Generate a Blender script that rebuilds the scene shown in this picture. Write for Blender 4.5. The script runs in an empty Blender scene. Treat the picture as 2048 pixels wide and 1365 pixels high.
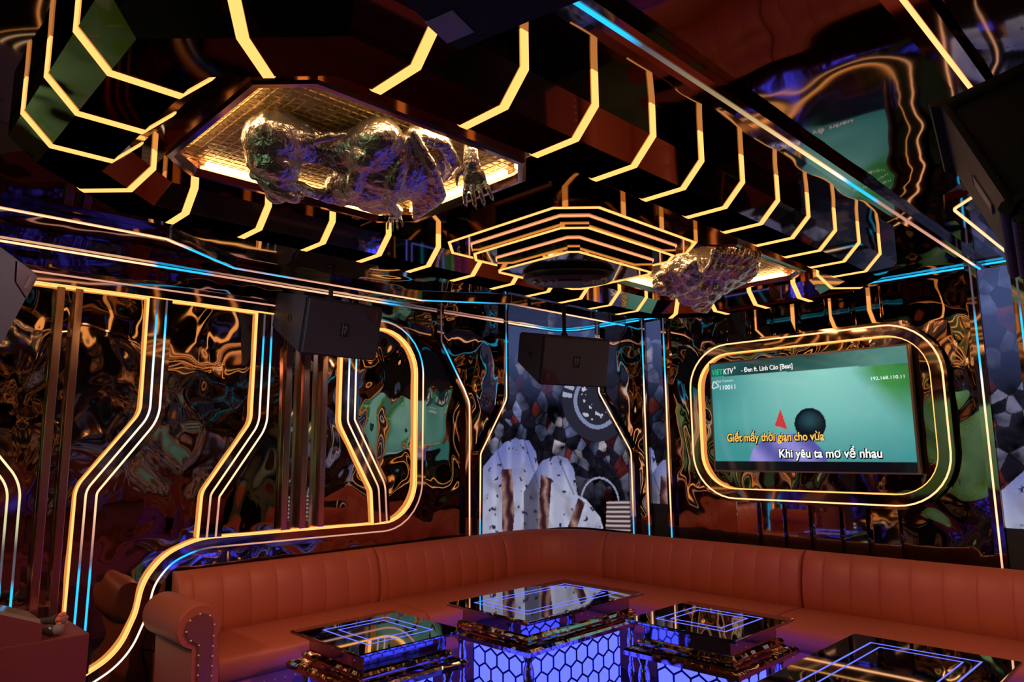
import bpy, bmesh, math, random
from mathutils import Vector, Matrix, noise
random.seed(7)
S = bpy.context.scene
C = S.collection
PI = math.pi

# ------------------------------------------------------------------ camera
cam_d = bpy.data.cameras.new('camera'); cam = bpy.data.objects.new('camera', cam_d); C.objects.link(cam)
yaw, pitch, roll = 0.791697, 0.150728, -0.0097286
fw = Vector((-math.sin(yaw)*math.cos(pitch), math.cos(yaw)*math.cos(pitch), math.sin(pitch)))
rt0 = Vector((math.cos(yaw), math.sin(yaw), 0)); up0 = rt0.cross(fw)
rt = rt0*math.cos(roll)+up0*math.sin(roll); up = -rt0*math.sin(roll)+up0*math.cos(roll)
CAM = Vector((4.736, -5.441, 1.6))
cam.matrix_world = Matrix(((rt.x, up.x, -fw.x, CAM.x), (rt.y, up.y, -fw.y, CAM.y), (rt.z, up.z, -fw.z, CAM.z), (0, 0, 0, 1)))
cam_d.sensor_width = 36; cam_d.lens = 1422.63*36/2048; cam_d.clip_start = .05
S.camera = cam
# ------------------------------------------------------------------ view, world
S.view_settings.view_transform = 'Standard'; S.view_settings.look = 'None'
S.view_settings.gamma = 1; S.view_settings.exposure = 0.0; S.view_settings.use_curve_mapping = False
W = bpy.data.worlds.new('world'); S.world = W; W.use_nodes = True
W.node_tree.nodes['Background'].inputs[0].default_value = (0.02, 0.015, 0.02, 1)
W.node_tree.nodes['Background'].inputs[1].default_value = 0.3
cy = S.cycles
cy.use_denoising = True; cy.max_bounces = 9; cy.glossy_bounces = 7; cy.diffuse_bounces = 3
cy.caustics_reflective = False; cy.caustics_refractive = False; cy.sample_clamp_indirect = 4

# ------------------------------------------------------------------ added fill spots, without fixtures
def lamp(name, loc, to, energy, col, size=.05, angle=90, blend=.6):
    d = bpy.data.lights.new(name, 'SPOT'); d.energy = energy; d.color = col; d.shadow_soft_size = size
    d.spot_size = math.radians(angle); d.spot_blend = blend
    o = bpy.data.objects.new(name, d); C.objects.link(o); o.location = loc
    o.rotation_euler = (Vector(to)-Vector(loc)).to_track_quat('-Z', 'Y').to_euler()
    return o
WARM = (1.0, .42, .24)
lamp('added_sofa_lamp', (2.42, -2.74, 2.41), (2.42, -2.72, 0), 135, (1.0, .36, .22), .06, 142, .35)  # unseen spot added below the unlit effect light to warm the sofa
lamp('added_fill_lamp', (3.9, -5.6, 2.70), (0.1, -2.9, .3), 110, WARM, .04, 50)  # added fill for the left sofa run
lamp('added_fill_lamp', (5.2, -2.4, 2.72), (4.9, -.5, .5), 120, (1, .5, .3), .04, 75)  # added fill for the sofa's right end and the green panel there
lamp('added_fill_lamp', (1.2, -6.2, 2.70), (0.45, -3.9, .6), 90, (1, .62, .45), .04, 30)  # added fill aimed at the sofa arm
lamp('added_speaker_lamp', (1.15, -2.3, 2.72), (.62, -4.85, 2.35), 80, (1, .72, .75), .03, 24)  # unseen spot added to brighten the left edge speaker's grille
lamp('added_speaker_lamp', (1.0, -5.6, 2.72), (.45, -3.15, 2.42), 50, (.75, .75, 1), .03, 18)  # unseen bluish spot added for the side of the wall speaker
lamp('added_fill_lamp', (3.0, -6.3, 2.70), (2.2, -7.6, 1.3), 130, (.75, 1, .6), .04, 100)  # greenish fill added to light the mural behind the viewer

# ------------------------------------------------------------------ materials
def new_mat(name):
    m = bpy.data.materials.new(name); m.use_nodes = True
    nt = m.node_tree; return m, nt, nt.nodes['Principled BSDF']
def lk(nt, a, b): nt.links.new(a, b)
def plain(name, col, rough=.5, metal=0, spec=.5, coat=0):
    m, nt, b = new_mat(name)
    b.inputs['Base Color'].default_value = (*col, 1); b.inputs['Roughness'].default_value = rough
    b.inputs['Metallic'].default_value = metal; b.inputs['Specular IOR Level'].default_value = spec
    b.inputs['Coat Weight'].default_value = coat; b.inputs['Coat Roughness'].default_value = .05
    return m
def bumped(name, col, rough, metal, scale, dist, detail=1.0, strength=1.0, spec=.5, stretch=(1, 1, 1), distort=0.0):
    m = plain(name, col, rough, metal, spec); nt = m.node_tree; b = nt.nodes['Principled BSDF']
    tc = nt.nodes.new('ShaderNodeTexCoord'); mp = nt.nodes.new('ShaderNodeMapping'); n = nt.nodes.new('ShaderNodeTexNoise')
    bp = nt.nodes.new('ShaderNodeBump'); mp.inputs['Scale'].default_value = stretch
    n.inputs['Scale'].default_value = scale; n.inputs['Detail'].default_value = detail; n.inputs['Roughness'].default_value = .45
    n.inputs['Distortion'].default_value = distort
    bp.inputs['Distance'].default_value = dist; bp.inputs['Strength'].default_value = strength
    lk(nt, tc.outputs['Object'], mp.inputs[0]); lk(nt, mp.outputs[0], n.inputs['Vector'])
    lk(nt, n.outputs[0], bp.inputs['Height']); lk(nt, bp.outputs[0], b.inputs['Normal'])
    return m
def emis(name, col, strength=1.0):
    m = bpy.data.materials.new(name); m.use_nodes = True; nt = m.node_tree
    nt.nodes.remove(nt.nodes['Principled BSDF']); e = nt.nodes.new('ShaderNodeEmission')
    e.inputs[0].default_value = (*col, 1); e.inputs[1].default_value = strength
    lk(nt, e.outputs[0], nt.nodes['Material Output'].inputs[0]); return m
def emis_attr(name, strength=1.0, gloss=0.0, pixel=0.0):
    m = bpy.data.materials.new(name); m.use_nodes = True; nt = m.node_tree; b = nt.nodes['Principled BSDF']
    a = nt.nodes.new('ShaderNodeAttribute'); a.attribute_name = 'Col'
    b.inputs['Base Color'].default_value = (.01, .01, .012, 1); b.inputs['Roughness'].default_value = .06
    b.inputs['Specular IOR Level'].default_value = gloss
    src = a.outputs['Color']
    if pixel:
        tc = nt.nodes.new('ShaderNodeTexCoord'); v = nt.nodes.new('ShaderNodeTexWave'); v.bands_direction = 'Z'
        v.inputs['Scale'].default_value = pixel
        mp = nt.nodes.new('ShaderNodeMapRange'); mp.inputs['To Min'].default_value = .75; mp.inputs['To Max'].default_value = 1.1
        mx = nt.nodes.new('ShaderNodeVectorMath'); mx.operation = 'SCALE'
        lk(nt, tc.outputs['Object'], v.inputs[0]); lk(nt, v.outputs['Fac'], mp.inputs[0])
        lk(nt, src, mx.inputs[0]); lk(nt, mp.outputs[0], mx.inputs['Scale']); src = mx.outputs[0]
    lk(nt, src, b.inputs['Emission Color']); b.inputs['Emission Strength'].default_value = strength
    return m
M = {}
TINT = (.44, .33, .28)
M['ripple'] = bumped('rippled_bronze_mirror', TINT, .03, 1, 3.4, .019, .9, 1, stretch=(1, 1, .8), distort=.4)
M['ripple_ceiling'] = bumped('rippled_ceiling_mirror', (.25, .185, .165), .04, 1, 2.2, .014, .8, 1, distort=.3)
M['mirror'] = bumped('bronze_mirror', TINT, .03, 1, 1.5, .003, .4)
M['facet'] = bumped('black_gold_mirror', (.42, .31, .22), .035, 1, 1.8, .002, .4)
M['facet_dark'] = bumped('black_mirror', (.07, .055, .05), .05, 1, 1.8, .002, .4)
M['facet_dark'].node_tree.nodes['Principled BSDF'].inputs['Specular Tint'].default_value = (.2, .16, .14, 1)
M['tabletop'] = plain('black_mirror_glass', (.42, .40, .40), .03, 1)
M['rose'] = bumped('rose_gold_mirror', (.50, .33, .27), .05, 1, 3, .004, .5)
M['bar'] = bumped('rose_gold_bar', (.92, .60, .49), .17, 1, 9, .003, 1, stretch=(1, 1, .25))
M['prism'] = bumped('clear_mirror', (.62, .52, .48), .03, 1, 2, .002, .4)
M['frame_red'] = plain('dark_copper', (.42, .22, .18), .12, 1)
M['floor'] = bumped('black_marble_floor', (.012, .012, .02), .08, 0, 3, .001, 2, spec=.6)
M['black'] = plain('black_plastic', (.018, .017, .022), .45)
M['cabinet'] = bumped('speaker_paint', (.075, .066, .08), .5, 0, 260, .0006, 0)
M['blackgloss'] = plain('black_gloss', (.008, .008, .012), .05, 0, .6)
M['cable'] = plain('cable', (.01, .01, .01), .5)
M['chrome'] = bumped('chrome', (.62, .58, .56), .08, 1, 14, .006, 1)
M['tablechrome'] = bumped('table_chrome', (.55, .42, .36), .06, 1, 7, .012, 1)
M['sculpt'] = bumped('foil_chrome', (.86, .80, .80), .24, .88, 40, .008, 2.0, 1, distort=.8)
M['leather'] = bumped('leather', (.36, .10, .055), .47, 0, 240, .0012, 2, .5, spec=.35)
M['leather_dark'] = bumped('leather_piping', (.17, .05, .035), .5, 0, 200, .001, 1, .4)
M['nail'] = plain('nail', (.95, .9, .85), .3, .3)
M['consolered'] = bumped('console_red', (.16, .028, .03), .55, 0, 120, .001, 1, .4)
M['consoleglass'] = plain('console_glass', (.28, .26, .22), .15, 0, .6)
M['mic'] = bumped('mic_foam', (.20, .19, .19), .9, 0, 500, .002, 1)
M['micmetal'] = plain('mic_metal', (.12, .12, .12), .35, .6)
M['micorange'] = plain('mic_cover', (.62, .16, .09), .8)
M['badge'] = plain('speaker_badge', (.16, .055, .05), .35)
M['silver'] = plain('silver', (.6, .6, .6), .3, 1)
M['white'] = plain('sticker', (.9, .78, .72), .5)
M['grid'] = plain('gold_lattice', (.85, .62, .30), .3, .5)
M['gridback'] = bumped('gold_foil', (.90, .64, .27), .35, .25, 60, .006, 1)
M['cloth'] = bumped('black_carpet_covering', (.03, .028, .04), .8, 0, 300, .002, 1)
M['lens'] = plain('lens_glass', (.75, .62, .66), .35, .3)
M['housing'] = plain('effect_light_housing', (.035, .03, .04), .3)
M['mural'] = None
LED_GOLD = (1.75, .78, .20)
M['gold'] = emis('gold_led', LED_GOLD, 1.0)
M['tube'] = emis('warm_tube', (3.4, 2.2, 1.0), 4.0)
M['blue'] = emis('blue_led', (.19, .24, 1.6), 1.0)
M['lightbox'] = emis('blue_lightbox', (.18, .23, 4.5), 1.0)
M['led'] = emis_attr('pixel_led', 1.0)
M['screen'] = emis_attr('led_wall', 1.0, .0, 60)
M['tv'] = emis_attr('tv_picture', .9, .8)
M['lattice'] = plain('lattice_black', (.01, .012, .03), .3)
def text_mat(name, col): return emis(name, col, 1.0)

# grille: fine perforation
def grille_mat():
    m = plain('perforated_grille', (.03, .026, .03), .55); nt = m.node_tree; b = nt.nodes['Principled BSDF']
    tc = nt.nodes.new('ShaderNodeTexCoord'); v = nt.nodes.new('ShaderNodeTexVoronoi'); v.inputs['Scale'].default_value = 130
    v.inputs['Randomness'].default_value = 0
    r = nt.nodes.new('ShaderNodeValToRGB'); r.color_ramp.elements[0].position = .25; r.color_ramp.elements[1].position = .4
    r.color_ramp.elements[0].color = (.012, .010, .012, 1); r.color_ramp.elements[1].color = (.20, .16, .17, 1)
    lk(nt, tc.outputs['Object'], v.inputs['Vector']); lk(nt, v.outputs['Distance'], r.inputs[0]); lk(nt, r.outputs[0], b.inputs['Base Color'])
    return m
M['grille'] = grille_mat()
def mural_mat():
    m = plain('green_mural', (.25, .5, .3), .5); nt = m.node_tree; b = nt.nodes['Principled BSDF']
    tc = nt.nodes.new('ShaderNodeTexCoord'); w = nt.nodes.new('ShaderNodeTexNoise'); w.inputs['Scale'].default_value = 1.7
    w.inputs['Detail'].default_value = 1; w.inputs['Distortion'].default_value = 1.2
    r = nt.nodes.new('ShaderNodeValToRGB'); e = r.color_ramp.elements; r.color_ramp.interpolation = 'CONSTANT'
    e[0].position = 0; e[0].color = (.30, .55, .42, 1); e[1].position = .56; e[1].color = (.25, .50, .08, 1)
    for p, c in ((.44, (.26, .52, .40, 1)), (.62, (.55, .75, .66, 1)), (.66, (.10, .22, .16, 1)), (.70, (.6, .45, .6, 1))):
        x = e.new(p); x.color = c
    lk(nt, tc.outputs['Object'], w.inputs['Vector']); lk(nt, w.outputs[0], r.inputs[0]); lk(nt, r.outputs[0], b.inputs['Base Color'])
    return m
M['mural'] = mural_mat()

# ------------------------------------------------------------------ object helpers
BASE = {}
def tag(o, label=None, cat=None, group=None, kind=None):
    if label: o['label'] = label
    if cat: o['category'] = cat
    if group: o['group'] = group
    if kind: o['kind'] = kind
    return o
def thing(name, label, cat, loc=(0, 0, 0), group=None, local=False):
    o = bpy.data.objects.new(name, None); C.objects.link(o); o.location = loc; o.empty_display_size = .1
    BASE[o] = Vector((0, 0, 0)) if local else Vector(loc)
    return tag(o, label, cat, group)
def obj(name, bm, mat, parent=None, smooth=False, label=None, normals=True, angle=35):
    if normals: bmesh.ops.recalc_face_normals(bm, faces=bm.faces)
    if parent is not None:
        bmesh.ops.translate(bm, verts=bm.verts, vec=-BASE[parent])
    me = bpy.data.meshes.new(name); bm.to_mesh(me); bm.free()
    me.materials.append(mat)
    if smooth:
        for p in me.polygons: p.use_smooth = True
        if angle < 180:
            try: me.set_sharp_from_angle(angle=math.radians(angle))
            except Exception: pass
    o = bpy.data.objects.new(name, me); C.objects.link(o)
    if parent is not None:
        o.parent = parent; BASE[o] = BASE[parent]
    else: BASE[o] = Vector((0, 0, 0))
    if label: o['label'] = label
    return o
def struct(name, bm, mat, **k):
    o = obj(name, bm, mat, **k); o['kind'] = 'structure'; return o
def copy_tree(o, parent=None):
    c = o.copy(); C.objects.link(c)
    if parent is not None: c.parent = parent
    for ch in list(o.children): copy_tree(ch, c)
    return c
def nb(): return bmesh.new()
def box(bm, x0, x1, y0, y1, z0, z1, bev=0):
    n0 = len(bm.verts)
    r = bmesh.ops.create_cube(bm, size=1)
    for v in r['verts']:
        v.co = Vector((x0+(v.co.x+.5)*(x1-x0), y0+(v.co.y+.5)*(y1-y0), z0+(v.co.z+.5)*(z1-z0)))
    if bev:
        es = list({e for v in r['verts'] for e in v.link_edges})
        bmesh.ops.bevel(bm, geom=es, offset=bev, segments=2, affect='EDGES', profile=.6)
def bxm(*a): bm = nb(); box(bm, *a); return bm
def prism(bm, pts, mapf, h0, h1):
    a = [bm.verts.new(mapf(p[0], p[1], h0)) for p in pts]; b = [bm.verts.new(mapf(p[0], p[1], h1)) for p in pts]
    bm.faces.new(a); bm.faces.new(b[::-1])
    n = len(pts)
    for i in range(n): bm.faces.new((a[i], b[i], b[(i+1) % n], a[(i+1) % n]))
def lathe(bm, prof, c=(0, 0, 0), seg=20, mat=None):
    rings = []
    for r, z in prof:
        ring = []
        for i in range(seg):
            a = 2*PI*i/seg; v = Vector((c[0]+r*math.cos(a), c[1]+r*math.sin(a), c[2]+z))
            ring.append(bm.verts.new(mat @ v if mat else v))
        rings.append(ring)
    for k in range(len(rings)-1):
        for i in range(seg):
            bm.faces.new((rings[k][i], rings[k][(i+1) % seg], rings[k+1][(i+1) % seg], rings[k+1][i]))
    bm.faces.new(rings[0][::-1]); bm.faces.new(rings[-1])
def ball(bm, c, r, seg=8, scale=(1, 1, 1), rot=None):
    res = bmesh.ops.create_icosphere(bm, subdivisions=1 if seg < 9 else (2 if seg < 20 else 3), radius=1)
    for v in res['verts']:
        q = Vector((v.co.x*r*scale[0], v.co.y*r*scale[1], v.co.z*r*scale[2]))
        if rot: q = rot @ q
        v.co = q+Vector(c)
def tube(bm, pts, r, seg=8):
    pts = [Vector(p) for p in pts]; rings = []
    for i, p in enumerate(pts):
        t = (pts[min(i+1, len(pts)-1)]-pts[max(i-1, 0)]).normalized()
        a = t.cross(Vector((0, 0, 1)));  a = a if a.length > .01 else Vector((1, 0, 0)); a.normalize(); b = t.cross(a)
        rr = r[i] if isinstance(r, (list, tuple)) else r
        rings.append([bm.verts.new(p+a*rr*math.cos(2*PI*k/seg)+b*rr*math.sin(2*PI*k/seg)) for k in range(seg)])
    for i in range(len(rings)-1):
        for k in range(seg): bm.faces.new((rings[i][k], rings[i][(k+1) % seg], rings[i+1][(k+1) % seg], rings[i+1][k]))
    bm.faces.new(rings[0][::-1]); bm.faces.new(rings[-1])
def fillet(pts, rad, n=7):
    """polyline with rounded corners; rad: one radius or one for each inner point"""
    out = [Vector(pts[0])]
    for i in range(1, len(pts)-1):
        p, a, b = Vector(pts[i]), Vector(pts[i-1]), Vector(pts[i+1])
        r = rad[i-1] if isinstance(rad, (list, tuple)) else rad
        u, v = (a-p), (b-p); la, lb = u.length, v.length; u.normalize(); v.normalize()
        ang = math.acos(max(-1, min(1, u.dot(v))))
        if r <= 0 or ang > PI-.02: out.append(p); continue
        d = min(r/math.tan(ang/2), la*.49, lb*.49); rr = d*math.tan(ang/2)
        c = p+(u+v).normalized()*(rr/math.sin(ang/2)); s, e = p+u*d-c, p+v*d-c
        for k in range(n+1):
            t = k/n; w = s.lerp(e, t); w = w.normalized()*(s.length+(e.length-s.length)*t)
            out.append(c+w)
    out.append(Vector(pts[-1])); return out
def densify(path, step):
    out = [path[0]]
    for a, b in zip(path, path[1:]):
        n = max(1, int((b-a).length/step))
        for k in range(1, n+1): out.append(a.lerp(b, k/n))
    return out
def normals2(path, closed):
    n = len(path); N = []
    for i in range(n):
        if closed: a, b = path[i-1], path[(i+1) % n]
        else: a, b = path[max(i-1, 0)], path[min(i+1, n-1)]
        p = path[i]
        d1 = (p-a).normalized() if (p-a).length > 1e-7 else (b-p).normalized()
        d2 = (b-p).normalized() if (b-p).length > 1e-7 else d1
        n1, n2 = Vector((-d1.y, d1.x)), Vector((-d2.y, d2.x)); m = (n1+n2)
        m = m.normalized() if m.length > 1e-6 else n1
        N.append(m/max(.35, m.dot(n1)))
    return N
def band(bm, path, o0, o1, h0, h1, mapf, closed=False, colf=None):
    """bar of rectangular section along a 2-D path; o = lateral offset on the left side, h = height off the surface"""
    path = [Vector(p[:2]) for p in path]
    N = normals2(path, closed); rings = []
    lay = bm.verts.layers.float_color.get('Col') or (bm.verts.layers.float_color.new('Col') if colf else None)
    for p, n in zip(path, N):
        a, b = p+n*o0, p+n*o1
        ring = [bm.verts.new(mapf(a.x, a.y, h0)), bm.verts.new(mapf(b.x, b.y, h0)), bm.verts.new(mapf(b.x, b.y, h1)), bm.verts.new(mapf(a.x, a.y, h1))]
        if colf:
            c = colf(p.x, p.y)
            for v in ring: v[lay] = (*c, 1)
        rings.append(ring)
    m = len(rings)
    for i in range(m if closed else m-1):
        r, q = rings[i], rings[(i+1) % m]
        for k in range(4): bm.faces.new((r[k], r[(k+1) % 4], q[(k+1) % 4], q[k]))
    if not closed: bm.faces.new(rings[0][::-1]); bm.faces.new(rings[-1])
def bandm(*a, **k): bm = nb(); band(bm, *a, **k); return bm
mapL = lambda a, b, h: Vector((h, a, b))            # left wall: a = Y, b = Z
mapB = lambda a, b, h: Vector((a, -h, b))           # back wall: a = X, b = Z
mapC = lambda a, b, h: Vector((a, b, 2.78-h))       # ceiling:   a = X, b = Y
mapN = lambda a, b, h: Vector((a, -7.5+h, b))       # wall behind the camera
mapR = lambda a, b, h: Vector((6.4-h, a, b))
def mix(a, b, t): t = max(0, min(1, t)); return tuple(x+(y-x)*t for x, y in zip(a, b))
def ramp(stops):
    def f(t):
        if t <= stops[0][0]: return stops[0][1]
        for (t0, c0), (t1, c1) in zip(stops, stops[1:]):
            if t <= t1: return mix(c0, c1, (t-t0)/(t1-t0))
        return stops[-1][1]
    return f
CYAN = (.03, .72, 1.5); WHT = (1.5, 1.25, 1.0); PALE = (1.7, .95, .50); PINK = (.75, .36, .26); DULL = (.10, .085, .11); GOLDV = (1.9, .85, .28); DEEP = (.01, .32, .75)

# ------------------------------------------------------------------ room shell
struct('floor', bxm(-.1, 6.5, -7.6, .1, -.1, 0), M['floor'])
struct('ceiling', bxm(-.1, 6.5, -7.6, .1, 2.78, 2.9), M['ripple_ceiling'])
struct('wall_left', bxm(-.1, 0, -7.6, .1, 0, 2.78), M['ripple'])
struct('wall_back', bxm(0, 6.5, 0, .1, 0, 2.78), M['ripple'])
struct('wall_right', bxm(6.4, 6.5, -7.6, 0, 0, 2.78), M['ripple'])
struct('wall_front', bxm(0, 6.4, -7.6, -7.5, 0, 2.78), M['ripple'])

# ------------------------------------------------------------------ ceiling ring of gold ribs
RX0, RX1, RY0, RY1, CUT = 1.515, 3.433, -5.053, -.55, .41
PROF = [(0, 2.78), (0, 2.665), (.083, 2.58), (.263, 2.58), (.346, 2.665), (.346, 2.779)]
def octa(x0, x1, y0, y1, c):
    return [(x0+c, y0), (x1-c, y0), (x1, y0+c), (x1, y1-c), (x1-c, y1), (x0+c, y1), (x0, y1-c), (x0, y0+c)]
def ringpoly(s): return octa(RX0+s, RX1-s, RY0+s, RY1-s, CUT-.586*s)
ring = thing('ceiling_ring', 'large bronze mirrored ring hanging under the ceiling, wrapped in glowing gold ribs', 'ceiling light', (2.474, -2.8, 2.78))
bm = nb(); loops = [[bm.verts.new((x, y, z)) for x, y in ringpoly(s)] for s, z in PROF]
for a, b in zip(loops, loops[1:]):
    for i in range(8): bm.faces.new((a[i], a[(i+1) % 8], b[(i+1) % 8], b[i]))
for i in range(8): bm.faces.new((loops[-1][i], loops[-1][(i+1) % 8], loops[0][(i+1) % 8], loops[0][i]))
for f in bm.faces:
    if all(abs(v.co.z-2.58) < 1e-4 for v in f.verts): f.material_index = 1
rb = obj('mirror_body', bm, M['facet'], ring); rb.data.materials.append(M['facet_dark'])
bm = nb(); prism(bm, ringpoly(.346), lambda a, b, h: Vector((a, b, h)), 2.735, 2.778)
obj('inner_panel', bm, M['facet'], ring)
def rib(base, inward, w=.030):
    """gold strip over the ring's section; base = point of the outer outline, inward = unit direction"""
    base, inward = Vector(base), Vector(inward); t = Vector((-inward.y, inward.x)); bm = nb()
    out = [(-.004, 2.78), (-.004, 2.6635), (.0815, 2.576), (.2645, 2.576), (.350, 2.6635), (.350, 2.735)]
    inn = [(.002, 2.78), (.002, 2.666), (.084, 2.583), (.262, 2.583), (.344, 2.667), (.344, 2.735)]
    R = []
    for (so, zo), (si, zi) in zip(out, inn):
        q = []
        for s, z, k in ((so, zo, -1), (so, zo, 1), (si, zi, 1), (si, zi, -1)):
            p = base+inward*s+t*(k*w/2); q.append(bm.verts.new((p.x, p.y, z)))
        R.append(q)
    for a, b in zip(R, R[1:]):
        for k in range(4): bm.faces.new((a[k], a[(k+1) % 4], b[(k+1) % 4], b[k]))
    bm.faces.new(R[0][::-1]); bm.faces.new(R[-1])
    obj('light_strip', bm, M['gold'], ring)
for k in range(-1, 10):
    y = -4.095+.3165*k
    rib((RX1, y), (-1, 0)); rib((RX0, y), (1, 0))
for x in (2.158, 2.468, 2.778):
    rib((x, RY0), (0, 1)); rib((x, RY1), (0, -1))
q = math.sqrt(.5); h = CUT/2
for (x, y), d in (((RX1-h, RY0+h), (-q, q)), ((RX0+h, RY0+h), (q, q)), ((RX1-h, RY1-h), (-q, -q)), ((RX0+h, RY1-h), (q, -q))): rib((x, y), d)

# ------------------------------------------------------------------ two octagonal frames with lattice and tubes
def octaframe(cy0, label):
    cx, hx, hy, c = 2.468, .497, .575, .14
    t = thing('octagon_frame', label, 'ceiling light', (cx, cy0, 2.735), 'octagonal ceiling frames')
    P = lambda d: octa(cx-hx+d, cx+hx-d, cy0-hy+d, cy0+hy-d, c-.586*d)
    bm = nb(); L = []
    for d, z in ((0, 2.735), (0, 2.672), (.012, 2.665), (.032, 2.665), (.045, 2.690), (.045, 2.735)):
        L.append([bm.verts.new((x, y, z)) for x, y in P(d)])
    for a, b in zip(L, L[1:]+L[:1]):
        for i in range(8): bm.faces.new((a[i], a[(i+1) % 8], b[(i+1) % 8], b[i]))
    obj('rim', bm, M['frame_red'], t)
    bm = nb(); prism(bm, P(.045), lambda a, b, h: Vector((a, b, h)), 2.728, 2.734); obj('backing', bm, M['gridback'], t)
    bm = nb(); w = .0022
    poly = P(.05); x0, x1, y0, y1 = cx-hx+.05, cx+hx-.05, cy0-hy+.05, cy0+hy-.05; cc = c-.03
    n = 26
    for i in range(n+1):
        x = x0+(x1-x0)*i/n; e = max(0, cc-min(x-x0, x1-x)); box(bm, x-w, x+w, y0+e, y1-e, 2.716, 2.720)
    n = 30
    for i in range(n+1):
        y = y0+(y1-y0)*i/n; e = max(0, cc-min(y-y0, y1-y)); box(bm, x0+e, x1-e, y-w, y+w, 2.716, 2.720)
    obj('lattice', bm, M['grid'], t)
    tubes = [(x0+.012, x0+.03, y0+.13, y1-.13), (x0+.13, x1-.13, y1-.03, y1-.012)]
    tubes += [(x1-.012, x1+.004, y0+.13, y1-.13), (x0+.13, x1-.13, y0-.004, y0+.008)]  # extra tubes hidden behind the rim, added to brighten lattice and sculpture
    for k, (a, b, c0, d0) in enumerate(tubes):
        bm = nb(); zt = 2.694 if k < 2 else 2.709; box(bm, a, b, c0, d0, zt, zt+.017); obj('tube_and_fill_light', bm, M['tube'], t)
    return t
octaframe(-4.043, 'nearer octagonal copper frame with gold lattice holding the clawed chrome beast')
octaframe(-1.555, 'farther octagonal copper frame with gold lattice holding the maned chrome head')

# ------------------------------------------------------------------ stepped octagon lamp between them
zig = thing('stepped_ceiling_lamp', 'stepped octagonal bronze ceiling lamp with nested gold light lines', 'ceiling light', (2.46, -2.77, 2.735))
TIERS = [(1.985, 2.962, -3.304, -2.25, .14, 2.735, 2.603), (2.10, 2.855, -3.195, -2.335, .09, 2.603, 2.552), (2.075, 2.715, -3.055, -2.39, .045, 2.552, 2.488)]
TIERS[2] = (2.18, 2.725, -3.055, -2.40, .04, 2.552, 2.488)
for i, (x0, x1, y0, y1, c, zt, zb) in enumerate(TIERS):
    bm = nb(); prism(bm, octa(x0, x1, y0, y1, c), lambda a, b, h: Vector((a, b, h)), zb, zt)
    tier = obj('tier', bm, M['facet'], zig)
    w = .013
    lp = [Vector(p) for p in octa(x0+.004, x1-.004, y0+.004, y1-.004, c)]
    bm = bandm(lp, 0, w, zb-.004, zb+.006, lambda a, b, h: Vector((a, b, h)), True)
    obj('light_strip', bm, M['gold'], tier)
    if i < 2:
        X0, X1, Y0, Y1, c2 = TIERS[i+1][:5]
        lp = [Vector(p) for p in octa(X0-.006, X1+.006, Y0-.006, Y1+.006, c2)]
        bm = bandm(lp, 0, .006, zb-.006, zb, lambda a, b, h: Vector((a, b, h)), True, colf=lambda x, y: (1.3, .5, .22))
        obj('thin_light_line', bm, M['led'], tier)
# effect light hanging in the middle of it
def effect_light():
    t = thing('effect_light', 'black oval stage effect light with six small lenses under the stepped lamp', 'stage light', (2.40, -2.72, 2.488))
    Rm = Matrix.Translation((2.40, -2.72, 0)) @ Matrix.Rotation(math.radians(45), 4, 'Z')
    bm = nb(); prof = []
    pts = []
    for i in range(28):
        a = 2*PI*i/28; pts.append((.235*math.copysign(abs(math.cos(a))**.7, math.cos(a)), .15*math.copysign(abs(math.sin(a))**.8, math.sin(a))))
    L = []
    for s, z in ((.93, 2.4875), (1, 2.482), (1, 2.470), (.93, 2.452), (.7, 2.440), (.4, 2.436)):
        L.append([bm.verts.new(Rm @ Vector((p[0]*s, p[1]*s, z))) for p in pts])
    for a, b in zip(L, L[1:]):
        for i in range(28): bm.faces.new((a[i], a[(i+1) % 28], b[(i+1) % 28], b[i]))
    bm.faces.new(L[0]); bm.faces.new(L[-1])
    obj('housing', bm, M['housing'], t, smooth=True)
    for sx in (-1, 1):
        for k in range(3):
            p = Rm @ Vector((sx*(.085+.042*k), -.045-.012*k*(1 if sx > 0 else -1), 2.441)); bm = nb(); ball(bm, p, .021, 12); obj('lens', bm, M['lens'], t, smooth=True)
    bm = nb(); c = [Rm @ Vector((x, y, 2.437)) for x, y in ((-.06, -.085), (.06, -.085), (.06, .03), (-.06, .03))]
    lo = [bm.verts.new(p) for p in c]; hi = [bm.verts.new(p-Vector((0, 0, .006))) for p in c]
    bm.faces.new(lo); bm.faces.new(hi[::-1])
    for i in range(4): bm.faces.new((lo[i], lo[(i+1) % 4], hi[(i+1) % 4], hi[i]))
    obj('panel', bm, plain('panel_grey', (.10, .09, .12), .4), t)
    return t
effect_light()

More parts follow.
